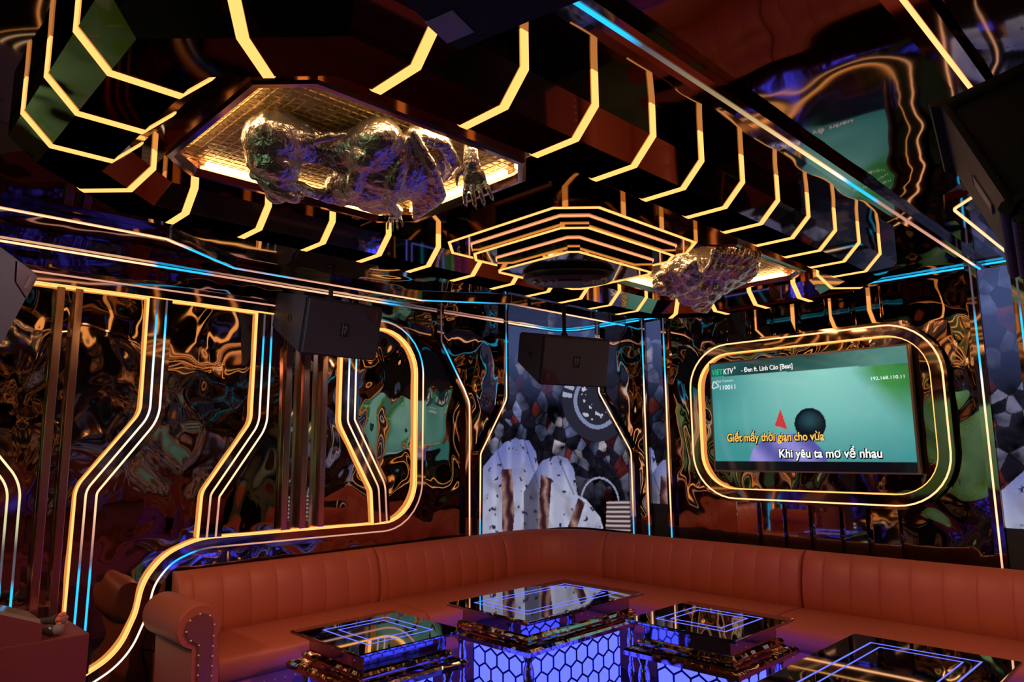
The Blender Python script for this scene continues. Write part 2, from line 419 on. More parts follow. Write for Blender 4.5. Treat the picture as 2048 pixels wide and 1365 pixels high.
# ------------------------------------------------------------------ chrome relief sculptures
tex_big = bpy.data.textures.new('folds', 'CLOUDS'); tex_big.noise_scale = .09; tex_big.noise_depth = 2
tex_scale = bpy.data.textures.new('scales', 'VORONOI'); tex_scale.noise_scale = .075; tex_scale.noise_intensity = 1.2
tex_fine = bpy.data.textures.new('wrinkles', 'CLOUDS'); tex_fine.noise_scale = .028; tex_fine.noise_depth = 1
def blob(bm, c, r, rot=(0, 0, 0)):
    R = Matrix.Rotation(rot[2], 3, 'Z') @ Matrix.Rotation(rot[1], 3, 'Y') @ Matrix.Rotation(rot[0], 3, 'X')
    res = bmesh.ops.create_icosphere(bm, subdivisions=3, radius=1)
    for v in res['verts']: v.co = R @ Vector((v.co.x*r[0], v.co.y*r[1], v.co.z*r[2]))+Vector(c)
def limb(bm, pts, rad, n=9):
    P = [Vector(p) for p in pts]
    for i in range(len(P)-1):
        m = max(2, int((P[i+1]-P[i]).length/.012))
        for k in range(m+1):
            t = k/m; r = rad[i]+(rad[i+1]-rad[i])*t
            res = bmesh.ops.create_icosphere(bm, subdivisions=1, radius=r)
            bmesh.ops.translate(bm, verts=res['verts'], vec=P[i].lerp(P[i+1], t))
def finish(name, bm, mat, parent, vox, disp=.018, fine=.006):
    o = obj(name, bm, mat, parent, smooth=True, normals=False, angle=180)
    r = o.modifiers.new('remesh', 'REMESH'); r.mode = 'VOXEL'; r.voxel_size = vox; r.use_smooth_shade = True
    s = o.modifiers.new('smooth', 'SMOOTH'); s.iterations = 3; s.factor = .5
    if disp:
        d = o.modifiers.new('folds', 'DISPLACE'); d.texture = tex_big; d.strength = disp; d.mid_level = .5; d.texture_coords = 'LOCAL'
    if fine:
        d = o.modifiers.new('wrinkles', 'DISPLACE'); d.texture = tex_fine; d.strength = fine; d.mid_level = .5; d.texture_coords = 'LOCAL'
    return o
def beast():
    t = thing('relief_sculpture', 'crumpled chrome beast with lowered head and clawed paws bursting through the nearer lattice', 'sculpture', (2.6, -4.05, 2.72))
    bm = nb()
    # head hanging down at the left
    blob(bm, (2.535, -4.400, 2.655), (.125, .105, .095)); blob(bm, (2.50, -4.385, 2.60), (.105, .095, .075), (0, .5, .6))
    blob(bm, (2.425, -4.335, 2.555), (.075, .062, .055), (0, .5, .6)); blob(bm, (2.375, -4.305, 2.525), (.045, .040, .035))
    blob(bm, (2.44, -4.405, 2.585), (.035, .05, .025)); blob(bm, (2.49, -4.315, 2.585), (.045, .035, .025))      # brow ridges
    for (ex, ey, ez) in ((2.432, -4.395, 2.565), (2.500, -4.318, 2.560)):                                          # eyes in ridged sockets
        blob(bm, (ex, ey, ez), (.020, .020, .017))
        limb(bm, [(ex+.034*math.cos(a*PI/4)*.72-.008, ey+.034*math.cos(a*PI/4)*.72*(1 if a % 2 else .9), ez+.034*math.sin(a*PI/4)*.6) for a in range(9)], [.011]*9)
    for k in range(5): limb(bm, [(2.52+.03*k, -4.45+.035*k, 2.55+.02*k), (2.57+.03*k, -4.43+.04*k, 2.60+.014*k), (2.61+.028*k, -4.40+.04*k, 2.66)], [.012, .017, .012])
    for k in range(5): limb(bm, [(2.385+.022*k, -4.325+.018*k, 2.512), (2.385+.022*k, -4.322+.018*k, 2.490)], [.009, .004])
    blob(bm, (2.43, -4.30, 2.51), (.06, .045, .022), (0, .4, .6))                                                # jaw
    blob(bm, (2.60, -4.475, 2.665), (.035, .02, .045)); blob(bm, (2.62, -4.34, 2.655), (.04, .025, .05))         # ears
    limb(bm, [(2.55, -4.38, 2.66), (2.56, -4.25, 2.665), (2.62, -4.12, 2.655)], [.085, .07, .10])
    blob(bm, (2.68, -4.10, 2.655), (.155, .125, .085), (0, 0, .5)); blob(bm, (2.62, -3.98, 2.63), (.20, .17, .105), (0, 0, .5))
    blob(bm, (2.52, -4.02, 2.60), (.16, .13, .085), (0, 0, .6)); blob(bm, (2.47, -3.93, 2.585), (.11, .10, .065))
    blob(bm, (2.755, -4.135, 2.66), (.105, .085, .075)); blob(bm, (2.72, -4.16, 2.60), (.06, .05, .045))
    limb(bm, [(2.78, -4.05, 2.60), (2.70, -4.02, 2.545), (2.58, -3.95, 2.52), (2.50, -3.86, 2.53)], [.03, .035, .03, .025])
    limb(bm, [(2.70, -4.16, 2.60), (2.60, -4.12, 2.555), (2.50, -4.06, 2.54)], [.03, .034, .028])
    for k in range(7):                                                                                            # ribs fan to the right
        a = k/6
        limb(bm, [(2.86-.20*a, -4.06+.11*a, 2.68-.02*a), (2.83-.21*a, -3.95+.09*a, 2.60-.05*a), (2.74-.20*a, -3.83+.03*a, 2.545-.03*a), (2.66-.19*a, -3.775+.02*a, 2.55-.01*a)], [.020, .021, .019, .012])
    limb(bm, [(2.82, -4.02, 2.70), (2.85, -3.92, 2.69), (2.80, -3.83, 2.66), (2.70, -3.79, 2.64)], [.04, .035, .035, .03])
    limb(bm, [(2.50, -4.36, 2.53), (2.42, -4.2, 2.55), (2.40, -4.05, 2.56)], [.03, .025, .03])
    finish('body', bm, M['sculpt'], t, .0065, .009, .005)
    def paw(name, wrist, d, spread, sc, arm):
        bm = nb(); w = Vector(wrist); d = Vector(d).normalized(); s = Vector(spread).normalized(); n = d.cross(s).normalized()
        limb(bm, [Vector(arm), w], [.030*sc, .034*sc]); 
        for k in range(-2, 3): limb(bm, [w, w+d*.065*sc+s*.014*k*sc], [.026*sc, .018*sc])
        for k in range(4):
            o = (k-1.5); l = (.9, 1.0, .97, .82)[k]
            a = w+d*.07*sc+s*(.019*o)*sc; b = a+(d*.045*l+s*.010*o+n*.012)*sc; c = b+(d*.038*l+s*.004*o-n*.010)*sc; e = c+(d*.022*l-n*.018)*sc
            limb(bm, [a, b, c, e], [.0135*sc, .012*sc, .0105*sc, .004*sc])
        a = w+d*.02*sc-s*.030*sc; b = a+(-s*.030+d*.022)*sc; c = b+(-s*.008+d*.034)*sc
        limb(bm, [a, b, c], [.0145*sc, .012*sc, .006*sc])
        finish(name, bm, M['sculpt'], t, .0042 if sc > .8 else .0034, .004, .002)
    paw('clawed_paw', (2.842, -3.775, 2.665), (-.22, .42, -.78), (.75, .55, .1), 1.05, (2.86, -3.80, 2.73))
    paw('small_paw', (2.395, -3.80, 2.60), (-.12, .10, -.95), (.7, .7, .1), .62, (2.45, -3.85, 2.66))
beast()
def maned():
    t = thing('relief_sculpture', 'chrome maned beast head with scaly cheek hanging under the farther lattice', 'sculpture', (2.62, -1.75, 2.72))
    bm = nb()
    blob(bm, (2.62, -1.78, 2.63), (.235, .215, .13), (0, 0, .7)); blob(bm, (2.55, -1.74, 2.585), (.19, .18, .105), (0, 0, .7))
    blob(bm, (2.50, -1.62, 2.54), (.12, .11, .075)); blob(bm, (2.48, -1.55, 2.49), (.075, .07, .05)); blob(bm, (2.50, -1.50, 2.545), (.07, .05, .04))
    rnd = random.Random(3)
    for k in range(26):                                     # locks of the mane
        a = -1.2+3.4*k/25; x, y = 2.66+.25*math.cos(a+.2), -1.80+.24*math.sin(a+.2)
        limb(bm, [(2.64+.10*math.cos(a), -1.78+.10*math.sin(a), 2.50+rnd.uniform(-.02, .02)), (x, y, 2.575), (2.66+.30*math.cos(a+.35), -1.8+.29*math.sin(a+.35), 2.66)], [.014, .019, .010])
    for i in range(5):                                      # scales on the left cheek
        for j in range(5):
            u, v = -.9+i*.38+(j % 2)*.19, -.7+j*.32
            blob(bm, (2.53-.13*math.cos(v)*math.cos(u*.8)+.02, -1.83-.05+.13*u*.8, 2.545-.05*v+.01*abs(u)), (.034, .034, .022))
    limb(bm, [(2.46, -1.58, 2.50), (2.455, -1.57, 2.46)], [.014, .004]); limb(bm, [(2.52, -1.53, 2.50), (2.515, -1.52, 2.455)], [.014, .004])
    o = finish('head', bm, M['sculpt'], t, .007, .008, .004)
    d = o.modifiers.new('scales', 'DISPLACE'); d.texture = tex_scale; d.strength = .035; d.mid_level = .4; d.texture_coords = 'LOCAL'
maned()

# ------------------------------------------------------------------ ceiling light trims
def trim(path, label, colf, w=.07, rad=.02, name='ceiling_light_trim'):
    p = fillet(path, rad); loc = (path[0][0], path[0][1], 2.78)
    t = thing(name, label, 'light strip', loc)
    obj('channel', bandm(p, -w/2, w/2, .001, .035, mapC), M['rose'], t)
    obj('light_strip', bandm(densify(p, .04), -.006, .006, .034, .040, mapC, colf=colf), M['led'], t)
rA = ramp([(-7, PALE), (-4.25, DEEP), (-4.1, CYAN), (-3.92, CYAN), (-3.84, DULL), (-3.4, (.35, .25, .12)), (-3.1, (.7, .5, .22)), (-2.6, PALE), (-2.40, WHT), (-2.3, CYAN), (-2.0, CYAN), (-1.9, (.5, .28, .2)), (-1.0, PINK), (-.3, PALE), (-.15, CYAN), (0, CYAN)])
trim([(3.655, -7.4), (3.655, -.03)], 'long straight rose gold ceiling trim running to the left edge of the right screen', lambda x, y: rA(y))
trim([(4.25, -7.4), (4.25, -1.98), (3.872, -1.53), (3.872, -.03)], 'rose gold ceiling trim with a bend, beside the large speaker at the right', lambda x, y: mix(GOLDV, PALE, (y+3)/3) if y < -.3 else CYAN, .09, .08)
rL = ramp([(-7, PALE), (-4.1, PALE), (-3.98, CYAN), (-3.66, CYAN), (-3.5, PINK), (-3.3, CYAN), (-3.2, PINK), (-2.2, PALE), (-2.1, CYAN), (-1.75, CYAN), (-1.6, DULL), (-.9, PALE), (-.4, PALE), (-.3, CYAN), (0, CYAN)])
trim([(.77, -7.4), (.77, -4.15), (.405, -3.62), (.405, -2.15), (.77, -1.55), (.77, -.03)], 'bending ceiling trim with gold and cyan light between gold ring and left wall', lambda x, y: rL(y), .05, .03)
# light line along the top of the walls
rW = ramp([(-7, PALE), (-4.0, PALE), (-3.95, CYAN), (-3.65, CYAN), (-3.6, PINK), (-2.3, PALE), (-2.2, CYAN), (-2.05, DULL), (-1.2, PINK), (-.8, PALE), (-.55, WHT), (-.35, CYAN), (0, CYAN), (1.5, CYAN), (2.4, DEEP), (3.3, CYAN), (4.2, CYAN)])
FR = .3
def cornerpath(off):
    pts = [Vector((off, -7.4)), Vector((off, -FR))]
    for k in range(1, 12):
        a = PI/2*k/12; pts.append(Vector((FR-(FR-off)*math.cos(a), -FR+(FR-off)*math.sin(a))))
    pts += [Vector((FR, -off)), Vector((6.3, -off))]; return pts
cornice = thing('cornice_light', 'thin cornice light line running along the top of the left and back walls', 'light strip', (.1, -3, 2.78))
obj('channel', bandm(cornerpath(.002), -.03, 0, .001, .022, mapC), M['rose'], cornice)
obj('light_strip', bandm(densify(cornerpath(.032), .04), -.005, .005, .004, .016, mapC, colf=lambda x, y: rW(y if x < .4 else x)), M['led'], cornice)

# ------------------------------------------------------------------ left wall: light bands
HB = .04
def wallband(name, label, path, base, cols, mapf, width, thin, led=True, rad=.10, h=HB, mat='rose', group=None, ledcol=None, loc=None, side=0):
    p = fillet(path, rad); a, b = path[0]; t = thing(name, label, 'wall light', loc or tuple(mapf(a, b, 0)), group)
    obj('mirror_band', bandm(p, 0, width, .001, h, mapf), M[mat], t)
    if led: obj('edge_light', bandm(p, -.006, .001, .006, h-.004, mapf), M['gold'], t)
    for k, o in enumerate(thin):
        obj('thin_light_line', bandm(densify(p, .03), o-.0055, o+.0055, h-.002, h+.004, mapf, colf=cols[min(k, len(cols)-1)]), M['led'], t)
    return t
z0 = .06
c1 = ramp([(.60, CYAN), (.93, CYAN), (.97, DULL), (1.15, PINK), (1.35, (1.2, .9, .45)), (1.45, PALE), (1.9, WHT), (2.2, (.9, 1.2, 1.3)), (2.36, CYAN), (2.45, CYAN), (2.47, DULL), (2.6, DULL)])
c2 = ramp([(.9, PINK), (1.25, PINK), (1.4, PALE), (1.9, WHT), (2.13, (.9, 1.2, 1.3)), (2.22, CYAN), (2.38, CYAN), (2.40, DULL), (2.6, DULL)])
c3 = ramp([(1.0, PINK), (1.25, PINK), (1.4, PALE), (2.1, WHT), (2.2, (.9, 1.2, 1.3)), (2.3, CYAN), (2.5, CYAN)])
c0 = ramp([(.80, CYAN), (.88, CYAN), (.92, DULL), (1.1, DULL), (1.2, (.6, .6, .35)), (1.5, (1.3, 1.0, .5)), (1.9, PALE)])
wallband('wall_light_band', 'bent bronze light band beside the two slim bars, cyan at both ends',
         [(-3.988, 2.56), (-3.99, 1.84), (-4.305, 1.405), (-4.316, .02)], 0, [lambda a, b: c1(b)], mapL, .137, (.046, .102), rad=[.16, .16], group='bent light bands on the left wall')
wallband('wall_light_band', 'bent bronze light band on the left wall, ending on the outline left of the speaker',
         [(-3.28, 2.555), (-3.288, 1.80), (-3.59, 1.345), (-3.602, 1.062)], 0, [lambda a, b: c2(b)], mapL, .142, (.047, .104), rad=[.16, .12], group='bent light bands on the left wall')
wallband('wall_light_band', 'bronze light band dropping behind the wall speaker, bending right to the outline',
         [(-2.60, 2.545), (-2.604, 1.80), (-2.315, 1.30), (-2.296, 1.05)], 0, [lambda a, b: c3(b)], mapL, .148, (.056, .116), rad=[.16, .10], group='bent light bands on the left wall')
wallband('wall_light_band', 'partly cut off bent light band at the left edge of the picture above the console',
         [(-5.02, 2.555), (-5.02, 1.86), (-4.68, 1.41), (-4.672, .02)], 0, [lambda a, b: c0(b)], mapL, .135, (.046, .102), rad=[.16, .16], group='bent light bands on the left wall')
co = ramp([(-4.2, WHT), (-3.9, WHT), (-3.86, (1, 1.1, 1.2)), (-3.80, CYAN), (-3.66, CYAN), (-3.62, DULL), (-3.3, PINK), (-1.6, PINK)])
def cof(a, b):
    if b > 2.1 and a > -2.2: return ramp([(2.1, PALE), (2.2, WHT), (2.3, CYAN), (2.48, CYAN), (2.53, PINK)])(b)
    if a > -2.1: return PINK if b < 1.6 else PALE
    if b > 2: return PINK
    return co(a)
outl = fillet([(-7.3, 2.568), (-3.3, 2.558), (-1.905, 2.553), (-1.905, 1.046), (-3.60, 1.060), (-3.80, .985), (-3.915, .84), (-3.945, .66), (-4.03, .45), (-4.25, .34), (-7.3, .33)],
              [0, .34, .30, .5, .3, .3, .3, .3, .3], 9)
t = thing('wall_light_outline', 'long gold light outline on the left wall, sweeping in an S beside the sofa arm', 'wall light', (0, -3, 2.56))
obj('mirror_band', bandm(outl, 0, .098, .001, HB, mapL), M['rose'], t)
obj('edge_light', bandm(outl, -.006, .001, .005, HB-.004, mapL), M['gold'], t)
obj('face_light', bandm(outl, .001, .008, HB-.006, HB+.003, mapL), M['gold'], t)
obj('thin_light_line', bandm(densify(outl, .03), .058, .068, HB-.002, HB+.004, mapL, colf=cof), M['led'], t)

# slim mirror bars
def bar(y0, y1, zb, zt, label, group, mapf=mapL, h=.05, mat='bar'):
    bm = nb(); a = mapf(y0, zb, .001); b = mapf(y1, zt, h)
    box(bm, min(a.x, b.x), max(a.x, b.x), min(a.y, b.y), max(a.y, b.y), zb, zt, .004)
    tag(obj('mirror_bar', bm, M[mat]), label, 'wall trim', group)
bar(-4.492, -4.448, .02, 2.553, 'left one of the two slim bronze bars beside the bent band near the console', 'pair of slim bronze bars on the left wall')
bar(-4.398, -4.356, .02, 2.555, 'right one of the two slim bronze bars beside the bent band near the console', 'pair of slim bronze bars on the left wall')
for yc, lab in ((-3.035, 'left'), (-2.897, 'middle'), (-2.752, 'right')):
    bar(yc-.024, yc+.024, 1.062, 2.545, lab+' one of three slim bronze bars under the left wall speaker', 'three slim bronze bars under the wall speaker')
for y0, y1, lab in ((-3.008, -2.924, 'left'), (-2.870, -2.779, 'right')):
    bm = nb(); prism(bm, [(y0, .001), (y1, .001), (y1, .004), (y0, .046)], lambda a, b, h: Vector((b, a, h)), 1.062, 2.545)
    tag(obj('mirror_strip', bm, M['prism']), lab+' angled mirror strip between the three slim bars under the left wall speaker', 'wall trim', 'angled mirror strips between the bars')

# single neon lines by the corner screen
cn = ramp([(.87, PINK), (1.1, PALE), (1.9, PALE), (2.12, WHT), (2.25, CYAN), (2.44, CYAN), (2.47, DULL), (2.78, DULL)])
cs = ramp([(.85, CYAN), (.98, CYAN), (1.0, PINK), (1.2, PALE), (1.95, PALE), (2.2, WHT), (2.32, CYAN), (2.6, CYAN), (2.68, DULL)])
wallband('wall_light_band', 'single kinked light line on the left wall between the rounded outline and the corner screen',
         [(-1.70, 2.775), (-1.695, 2.50), (-1.436, 2.10), (-1.379, 1.99), (-1.379, .80)], 0, [lambda a, b: cn(b)], mapL, .075, (.045,), led=False, rad=.1)
wallband('wall_light_band', 'light line bordering the left side of the corner screen',
         [(-.91, 2.775), (-.912, 2.06), (-1.235, 1.57), (-1.247, .80)], 0, [lambda a, b: cs(b)], mapL, .06, (.03,), led=False, rad=.12)
wallband('wall_light_band', 'light line bordering the right side of the corner screen',
         [(.42, 2.775), (.422, 2.12), (.775, 1.56), (.775, .80)], 0, [lambda a, b: cs(b)], mapB, .06, (.03,), led=False, rad=.12)
wallband('wall_light_band', 'upright light line left of the narrow screen beside the corner screen', [(.945, 2.775), (.945, .80)], 0, [lambda a, b: cs(b+.05)], mapB, .055, (.028,), led=False)
wallband('wall_light_band', 'upright light line right of the narrow screen, nearer the television', [(1.175, 2.775), (1.175, .80)], 0, [lambda a, b: cs(b+.05)], mapB, .055, (.028,), led=False)
wallband('wall_light_band', 'upright light line right of the television, left of the right screen', [(3.567, 2.775), (3.567, .80)], 0, [lambda a, b: cs(b+.2)], mapB, .065, (.033,), led=False)
wallband('wall_light_band', 'upright light line at the right edge of the picture, right of the right screen', [(3.815, 2.775), (3.815, .80)], 0, [lambda a, b: cs(b+.2)], mapB, .065, (.033,), led=False)

# ------------------------------------------------------------------ LED screens
PL = {'plate1': [(0.03, .5), (0.03, 1.38), (0.208, 1.551), (0.364, 1.662), (0.493, 1.694), (0.679, 1.676), (0.773, 1.568), (0.81, 1.38), (0.785, 1.194), (0.65, .5)],
      'plate2': [(0.6, .5), (0.60, 1.2), (0.79, 1.42), (0.861, 1.486), (1.073, 1.536), (1.175, 1.501), (1.239, 1.394), (1.267, 1.155), (1.364, 1.109), (1.527, 0.955), (1.68, .5)],
      'bar1': [(0.318, 1.416), (0.451, 1.417), (0.477, 1.0), (.40, .5), (.33, .5)], 'bar2': [(0.837, 1.355), (0.988, 1.312), (0.88, .5), (0.75, .5)],
      'bar3': [(1.277, 1.126), (1.348, 1.081), (1.20, .7), (1.10, .7)], 'stripes': [(1.61, 1.102), (1.9, 1.132), (1.9, .5), (1.56, .5)]}
def inside(p, poly):
    x, y = p; r = False; j = len(poly)-1
    for i in range(len(poly)):
        xi, yi = poly[i]; xj, yj = poly[j]
        if (yi > y) != (yj > y) and x < (xj-xi)*(y-yi)/(yj-yi)+xi: r = not r
        j = i
    return r
rc = random.Random(21)
FAC = []
for k in range(330):
    g = rc.random()
    if g < .46: c = (.012, .011, .02)
    elif g < .66: c = mix((.05, .05, .09), (.20, .20, .32), rc.random())
    elif g < .80: c = mix((.05, .055, .12), (.20, .24, .48), rc.random())
    elif g < .92: c = mix((.05, .008, .012), (.20, .03, .03), rc.random())
    else: c = (.36, .34, .38)
    FAC.append((rc.uniform(-.1, 2.1), rc.uniform(1.2, 2.85), c, rc.uniform(-1, 1)))
def machine(u, z):
    """picture on the LED wall: pale riveted plates under a jumble of dark machine parts"""
    p = (u, z); n = noise.noise(Vector((u*9, z*9, 1))); n2 = noise.noise(Vector((u*15, z*19, 5)))+.4*noise.noise(Vector((u*40, z*40, 6)))
    for b in ('bar1', 'bar2', 'bar3'):
        if inside(p, PL[b]):
            e = .5+.5*math.sin(u*44+z*5+n*2); return mix((.035, .010, .014), (.40, .22, .20), e*e*(.55+.6*abs(n2)))
    if inside(p, PL['stripes']):
        return mix((.03, .012, .02), (.55, .45, .45), (.5+.5*math.sin(z*150+math.sin(u*9)))**2)
    for k, b in enumerate(('plate2', 'plate1')):
        if inside(p, PL[b]):
            c = mix((.10, .12, .36), (.36, .37, .52), (1.75-z)/.6)
            c = mix(c, (.52, .54, .68), .5*(.5+.5*math.sin(u*34))**3)
            c = mix(c, (.20, .17, .22), max(0, n)*1.1)
            if b == 'plate2': c = mix(c, (.04, .035, .07), max(0, min(1, (.88-u+.10*max(0, 1.38-z)*0)/.10))*.85)
            c = mix(c, (.12, .15, .44), max(0, min(1, (z-1.22)/.35))*(.35+.4*abs(math.sin(u*6.2+z*2))))
            if abs((u*.8+z*.35) % .31-.15) < .006 and z > 1.15: c = mix(c, (.03, .03, .08), .6)
            if n2 > .36 and n > -.05: c = mix(c, (.02, .02, .05), (n2-.36)*9)
            return c
    d = math.hypot(u-1.53, (z-2.06)); 
    if d < .40:
        a = math.atan2(z-2.06, u-1.53)
        if .30 < d and math.sin(a*26) > -.1 and a > -.4: return (.34, .37, .52)
        if .24 < d < .28: return (.20, .24, .40)
        if d < .24 and n2 > .33: return (.5, .5, .6)
        return (.02, .02, .035)
    d2 = math.hypot(u-1.53, z-1.10)
    if abs(d2-.22) < .010 and z > 1.1: return (.26, .28, .38)
    best = sorted(((u-f[0])**2+(z-f[1])**2*.8, i) for i, f in enumerate(FAC))[:2]
    f = FAC[best[0][1]]; edge = math.sqrt(best[1][0])-math.sqrt(best[0][0]); c = f[2]
    sh = .55+.5*n+.35*n2+((u-f[0])*f[3]*7+(z-f[1])*5)*.6; c = tuple(max(0, x*sh) for x in c)
    if edge < .010 and f[3] > .1: c = mix(c, (.003, .003, .006), .8)
    n3 = noise.noise(Vector((u*3.1, z*2.3, 9)))
    c = tuple(x*max(.12, .75+1.3*n3) for x in c)
    if z > 2.0: c = mix(c, (.10, .14, .36), min(.45, (z-2.0)*.9))
    return c
def lft(zz): return ramp([(.5, (.052,)), (1.55, (.065,)), (1.62, (.09,)), (2.02, (.36,)), (2.1, (.39,)), (2.8, (.395,))])(zz)[0]
def rgt(zz): return ramp([(.5, (1.870,)), (1.50, (1.870,)), (1.6, (1.845,)), (2.08, (1.545,)), (2.16, (1.522,)), (2.8, (1.522,))])(zz)[0]
def screen_mesh(nu, nz, u0f, u1f, z0, z1, posf, picf):
    bm = nb(); lay = bm.verts.layers.float_color.new('Col'); G = []
    for j in range(nz+1):
        z = z0+(z1-z0)*j/nz; a, b = u0f(z), u1f(z); row = []
        for i in range(nu+1):
            u = a+(b-a)*i/nu; v = bm.verts.new(posf(u, z)); v[lay] = (*picf(u, z), 1); row.append(v)
        G.append(row)
    for j in range(nz):
        for i in range(nu): bm.faces.new((G[j][i], G[j][i+1], G[j+1][i+1], G[j+1][i]))
    return bm
LA, LB = 1.25-FR, FR*PI/2
def uzpos(u, z, off=.018):
    if u < LA: return Vector((off, -1.25+u, z))
    if u < LA+LB:
        a = (u-LA)/FR; return Vector((FR-(FR-off)*math.cos(a), -FR+(FR-off)*math.sin(a), z))
    return Vector((FR+u-LA-LB, -off, z))
def thicken(o, t):
    s = o.modifiers.new('thickness', 'SOLIDIFY'); s.thickness = t; s.offset = 0
scr = obj('led_screen', screen_mesh(230, 270, lft, rgt, .85, 2.755, uzpos, machine), M['screen'], normals=False, smooth=True, angle=180)
tag(scr, 'wide curved LED screen in the room corner showing pale plates and dark machine parts', 'screen')
def mini_screen(x0, x1, zb, label, shift, du, lo):
    t = thing('led_screen', label, 'screen', ((x0+x1)/2, 0, zb), 'LED screens')
    def pic(x, z): return machine(du+(x-x0)*1.0, z+shift)
    obj('panel', screen_mesh(60, 260, lambda z: x0, lambda z: x1, zb, 2.745, lambda u, z: Vector((u, -.018, z)), pic), M['screen'], t, normals=False)
    obj('black_base', bxm(x0, x1, -.017, -.001, .8, zb-.002), M['black'], t)
mini_screen(1.003, 1.172, 1.11, 'narrow LED screen between two upright light lines beside the corner screen', 0, .74, 0)
mini_screen(3.635, 3.812, 1.08, 'LED screen at the right edge of the back wall, right of the television', .1, .06, 0)
mini_screen(3.885, 4.35, 1.08, 'wide LED screen past the right edge of the picture on the back wall', .1, .4, 0)
tag(scr, group='LED screens')

# ------------------------------------------------------------------ back wall: television, its frame and mirror slabs
XS = [(1.815, 1.995), (2.025, 2.203), (2.232, 2.404), (2.440, 2.626), (2.655, 2.811), (2.847, 3.026)]
for k, (a, b) in enumerate(XS):
    lab = ['leftmost', 'second from the left', 'third from the left', 'third from the right', 'second from the right', 'rightmost'][k]
    t = thing('mirror_slab', lab+' of the six upright mirror slabs behind the television frame', 'wall trim', ((a+b)/2, 0, .5), 'mirror slabs behind the television')
    bm = nb(); box(bm, a, b, -.03, -.001, .8, 2.745, .006); obj('slab', bm, M['prism'], t)
def rrect(x0, x1, z0, z1, r, n=10):
    P = []
    for cx, cz, a0 in ((x1-r, z0+r, -PI/2), (x1-r, z1-r, 0), (x0+r, z1-r, PI/2), (x0+r, z0+r, PI)):
        for k in range(n+1): a = a0+PI/2*k/n; P.append(Vector((cx+r*math.cos(a), cz+r*math.sin(a))))
    return P
fr = thing('light_frame', 'rounded mirror frame with two gold light lines around the television', 'wall light', (2.43, -.03, 1.8))
outp = rrect(1.478, 3.392, 1.190, 2.440, .36)
bm = nb(); prism(bm, rrect(1.47, 3.40, 1.182, 2.448, .365), mapB, .031, .040); obj('rippled_panel', bm, M['ripple'], fr)
obj('mirror_band', bandm(outp, -.025, .072, .040, .085, mapB, True), M['rose'], fr)
obj('face_light', bandm(outp, -.005, .006, .083, .089, mapB, True, colf=lambda a, b: (2.0, .95, .42)), M['led'], fr)
obj('edge_light', bandm(outp, .071, .079, .046, .083, mapB, True), M['gold'], fr)
tv = thing('television', 'large flat television on the back wall showing karaoke lyrics on a teal video', 'television', (2.46, -.12, 1.845))
TX0, TX1, TZ0, TZ1, TY = 1.700, 3.215, 1.404, 2.288, -.135
bm = nb(); box(bm, TX0, TX1, TY+.002, -.075, TZ0, TZ1, .004); obj('housing', bm, M['black'], tv)
obj('wall_mount', bxm(2.3, 2.62, -.076, -.040, 1.65, 2.05), M['black'], tv)
obj('bezel', bandm([Vector(p) for p in ((TX0, TZ0), (TX1, TZ0), (TX1, TZ1), (TX0, TZ1))], 0, .012, -TY-.004, -TY+.006, mapB, True), plain('bezel_rose', (.62, .36, .32), .3, .7), tv)
def tvpic(x, z):
    s, t = (x-TX0)/(TX1-TX0), (z-TZ0)/(TZ1-TZ0)
    if t < .095: return (.003, .003, .006)
    n = noise.noise(Vector((s*4, t*4, 2)))
    c = mix((.055, .33, .33), (.30, .70, .62), 1-min(1, math.hypot((s-.62)*1.2, (t-.85)*.9)*1.25))
    c = mix(c, (.045, .24, .27), max(0, .45-t)*1.2)
    # trees at the upper right and their edge
    e = s-(.74+.26*max(0, (.80-t))/.62)
    if e > 0: c = mix(c, mix((.02, .13, .03), (.05, .30, .07), .5+n), min(1, e*9)*min(1, max(0, (t-.30)*2.6)))
    if t > .87 - .02*s:                                       # dark strip along the top
        c = mix((.006, .03, .03), (.02, .10, .09), .5+n)
        if s > .55: c = mix(c, (.13, .38, .33), min(1, (s-.55)*3)*.6)
    if s < .30: c = mix(c, (.03, .18, .19), (.30-s)*1.6*min(1, max(0, (t-.45)*4)))
    body = [(.20, .095), (.225, .20), (.28, .28), (.36, .325), (.45, .33), (.54, .27), (.585, .18), (.60, .095)]
    if inside((s, t), body):
        c = mix((.09, .09, .38), (.30, .28, .70), .55+.5*math.sin(s*26+t*14))
    if inside((s, t), [(.35, .40), (.415, .365), (.385, .545)]): c = (.62, .035, .05)
    d = math.hypot((s-.53)/.077, (t-.405)/.135)
    if d < 1: c = mix((.004, .008, .014), (.03, .12, .15), max(0, (.9-d)*(t-.33)*8))
    return c
sm = screen_mesh(236, 140, lambda z: TX0+.012, lambda z: TX1-.012, TZ0+.012, TZ1-.012, lambda u, z: Vector((u, TY, z)), tvpic)
scrn = obj('picture', sm, M['tv'], tv, normals=False, smooth=True, angle=180)
T_W = text_mat('text_white', (.95, .97, .95)); T_Y = text_mat('text_yellow', (.95, .55, .10)); T_K = text_mat('text_black', (.004, .004, .004)); T_G = text_mat('text_green', (.02, .50, .18)); T_GR = text_mat('text_grey', (.55, .68, .66))
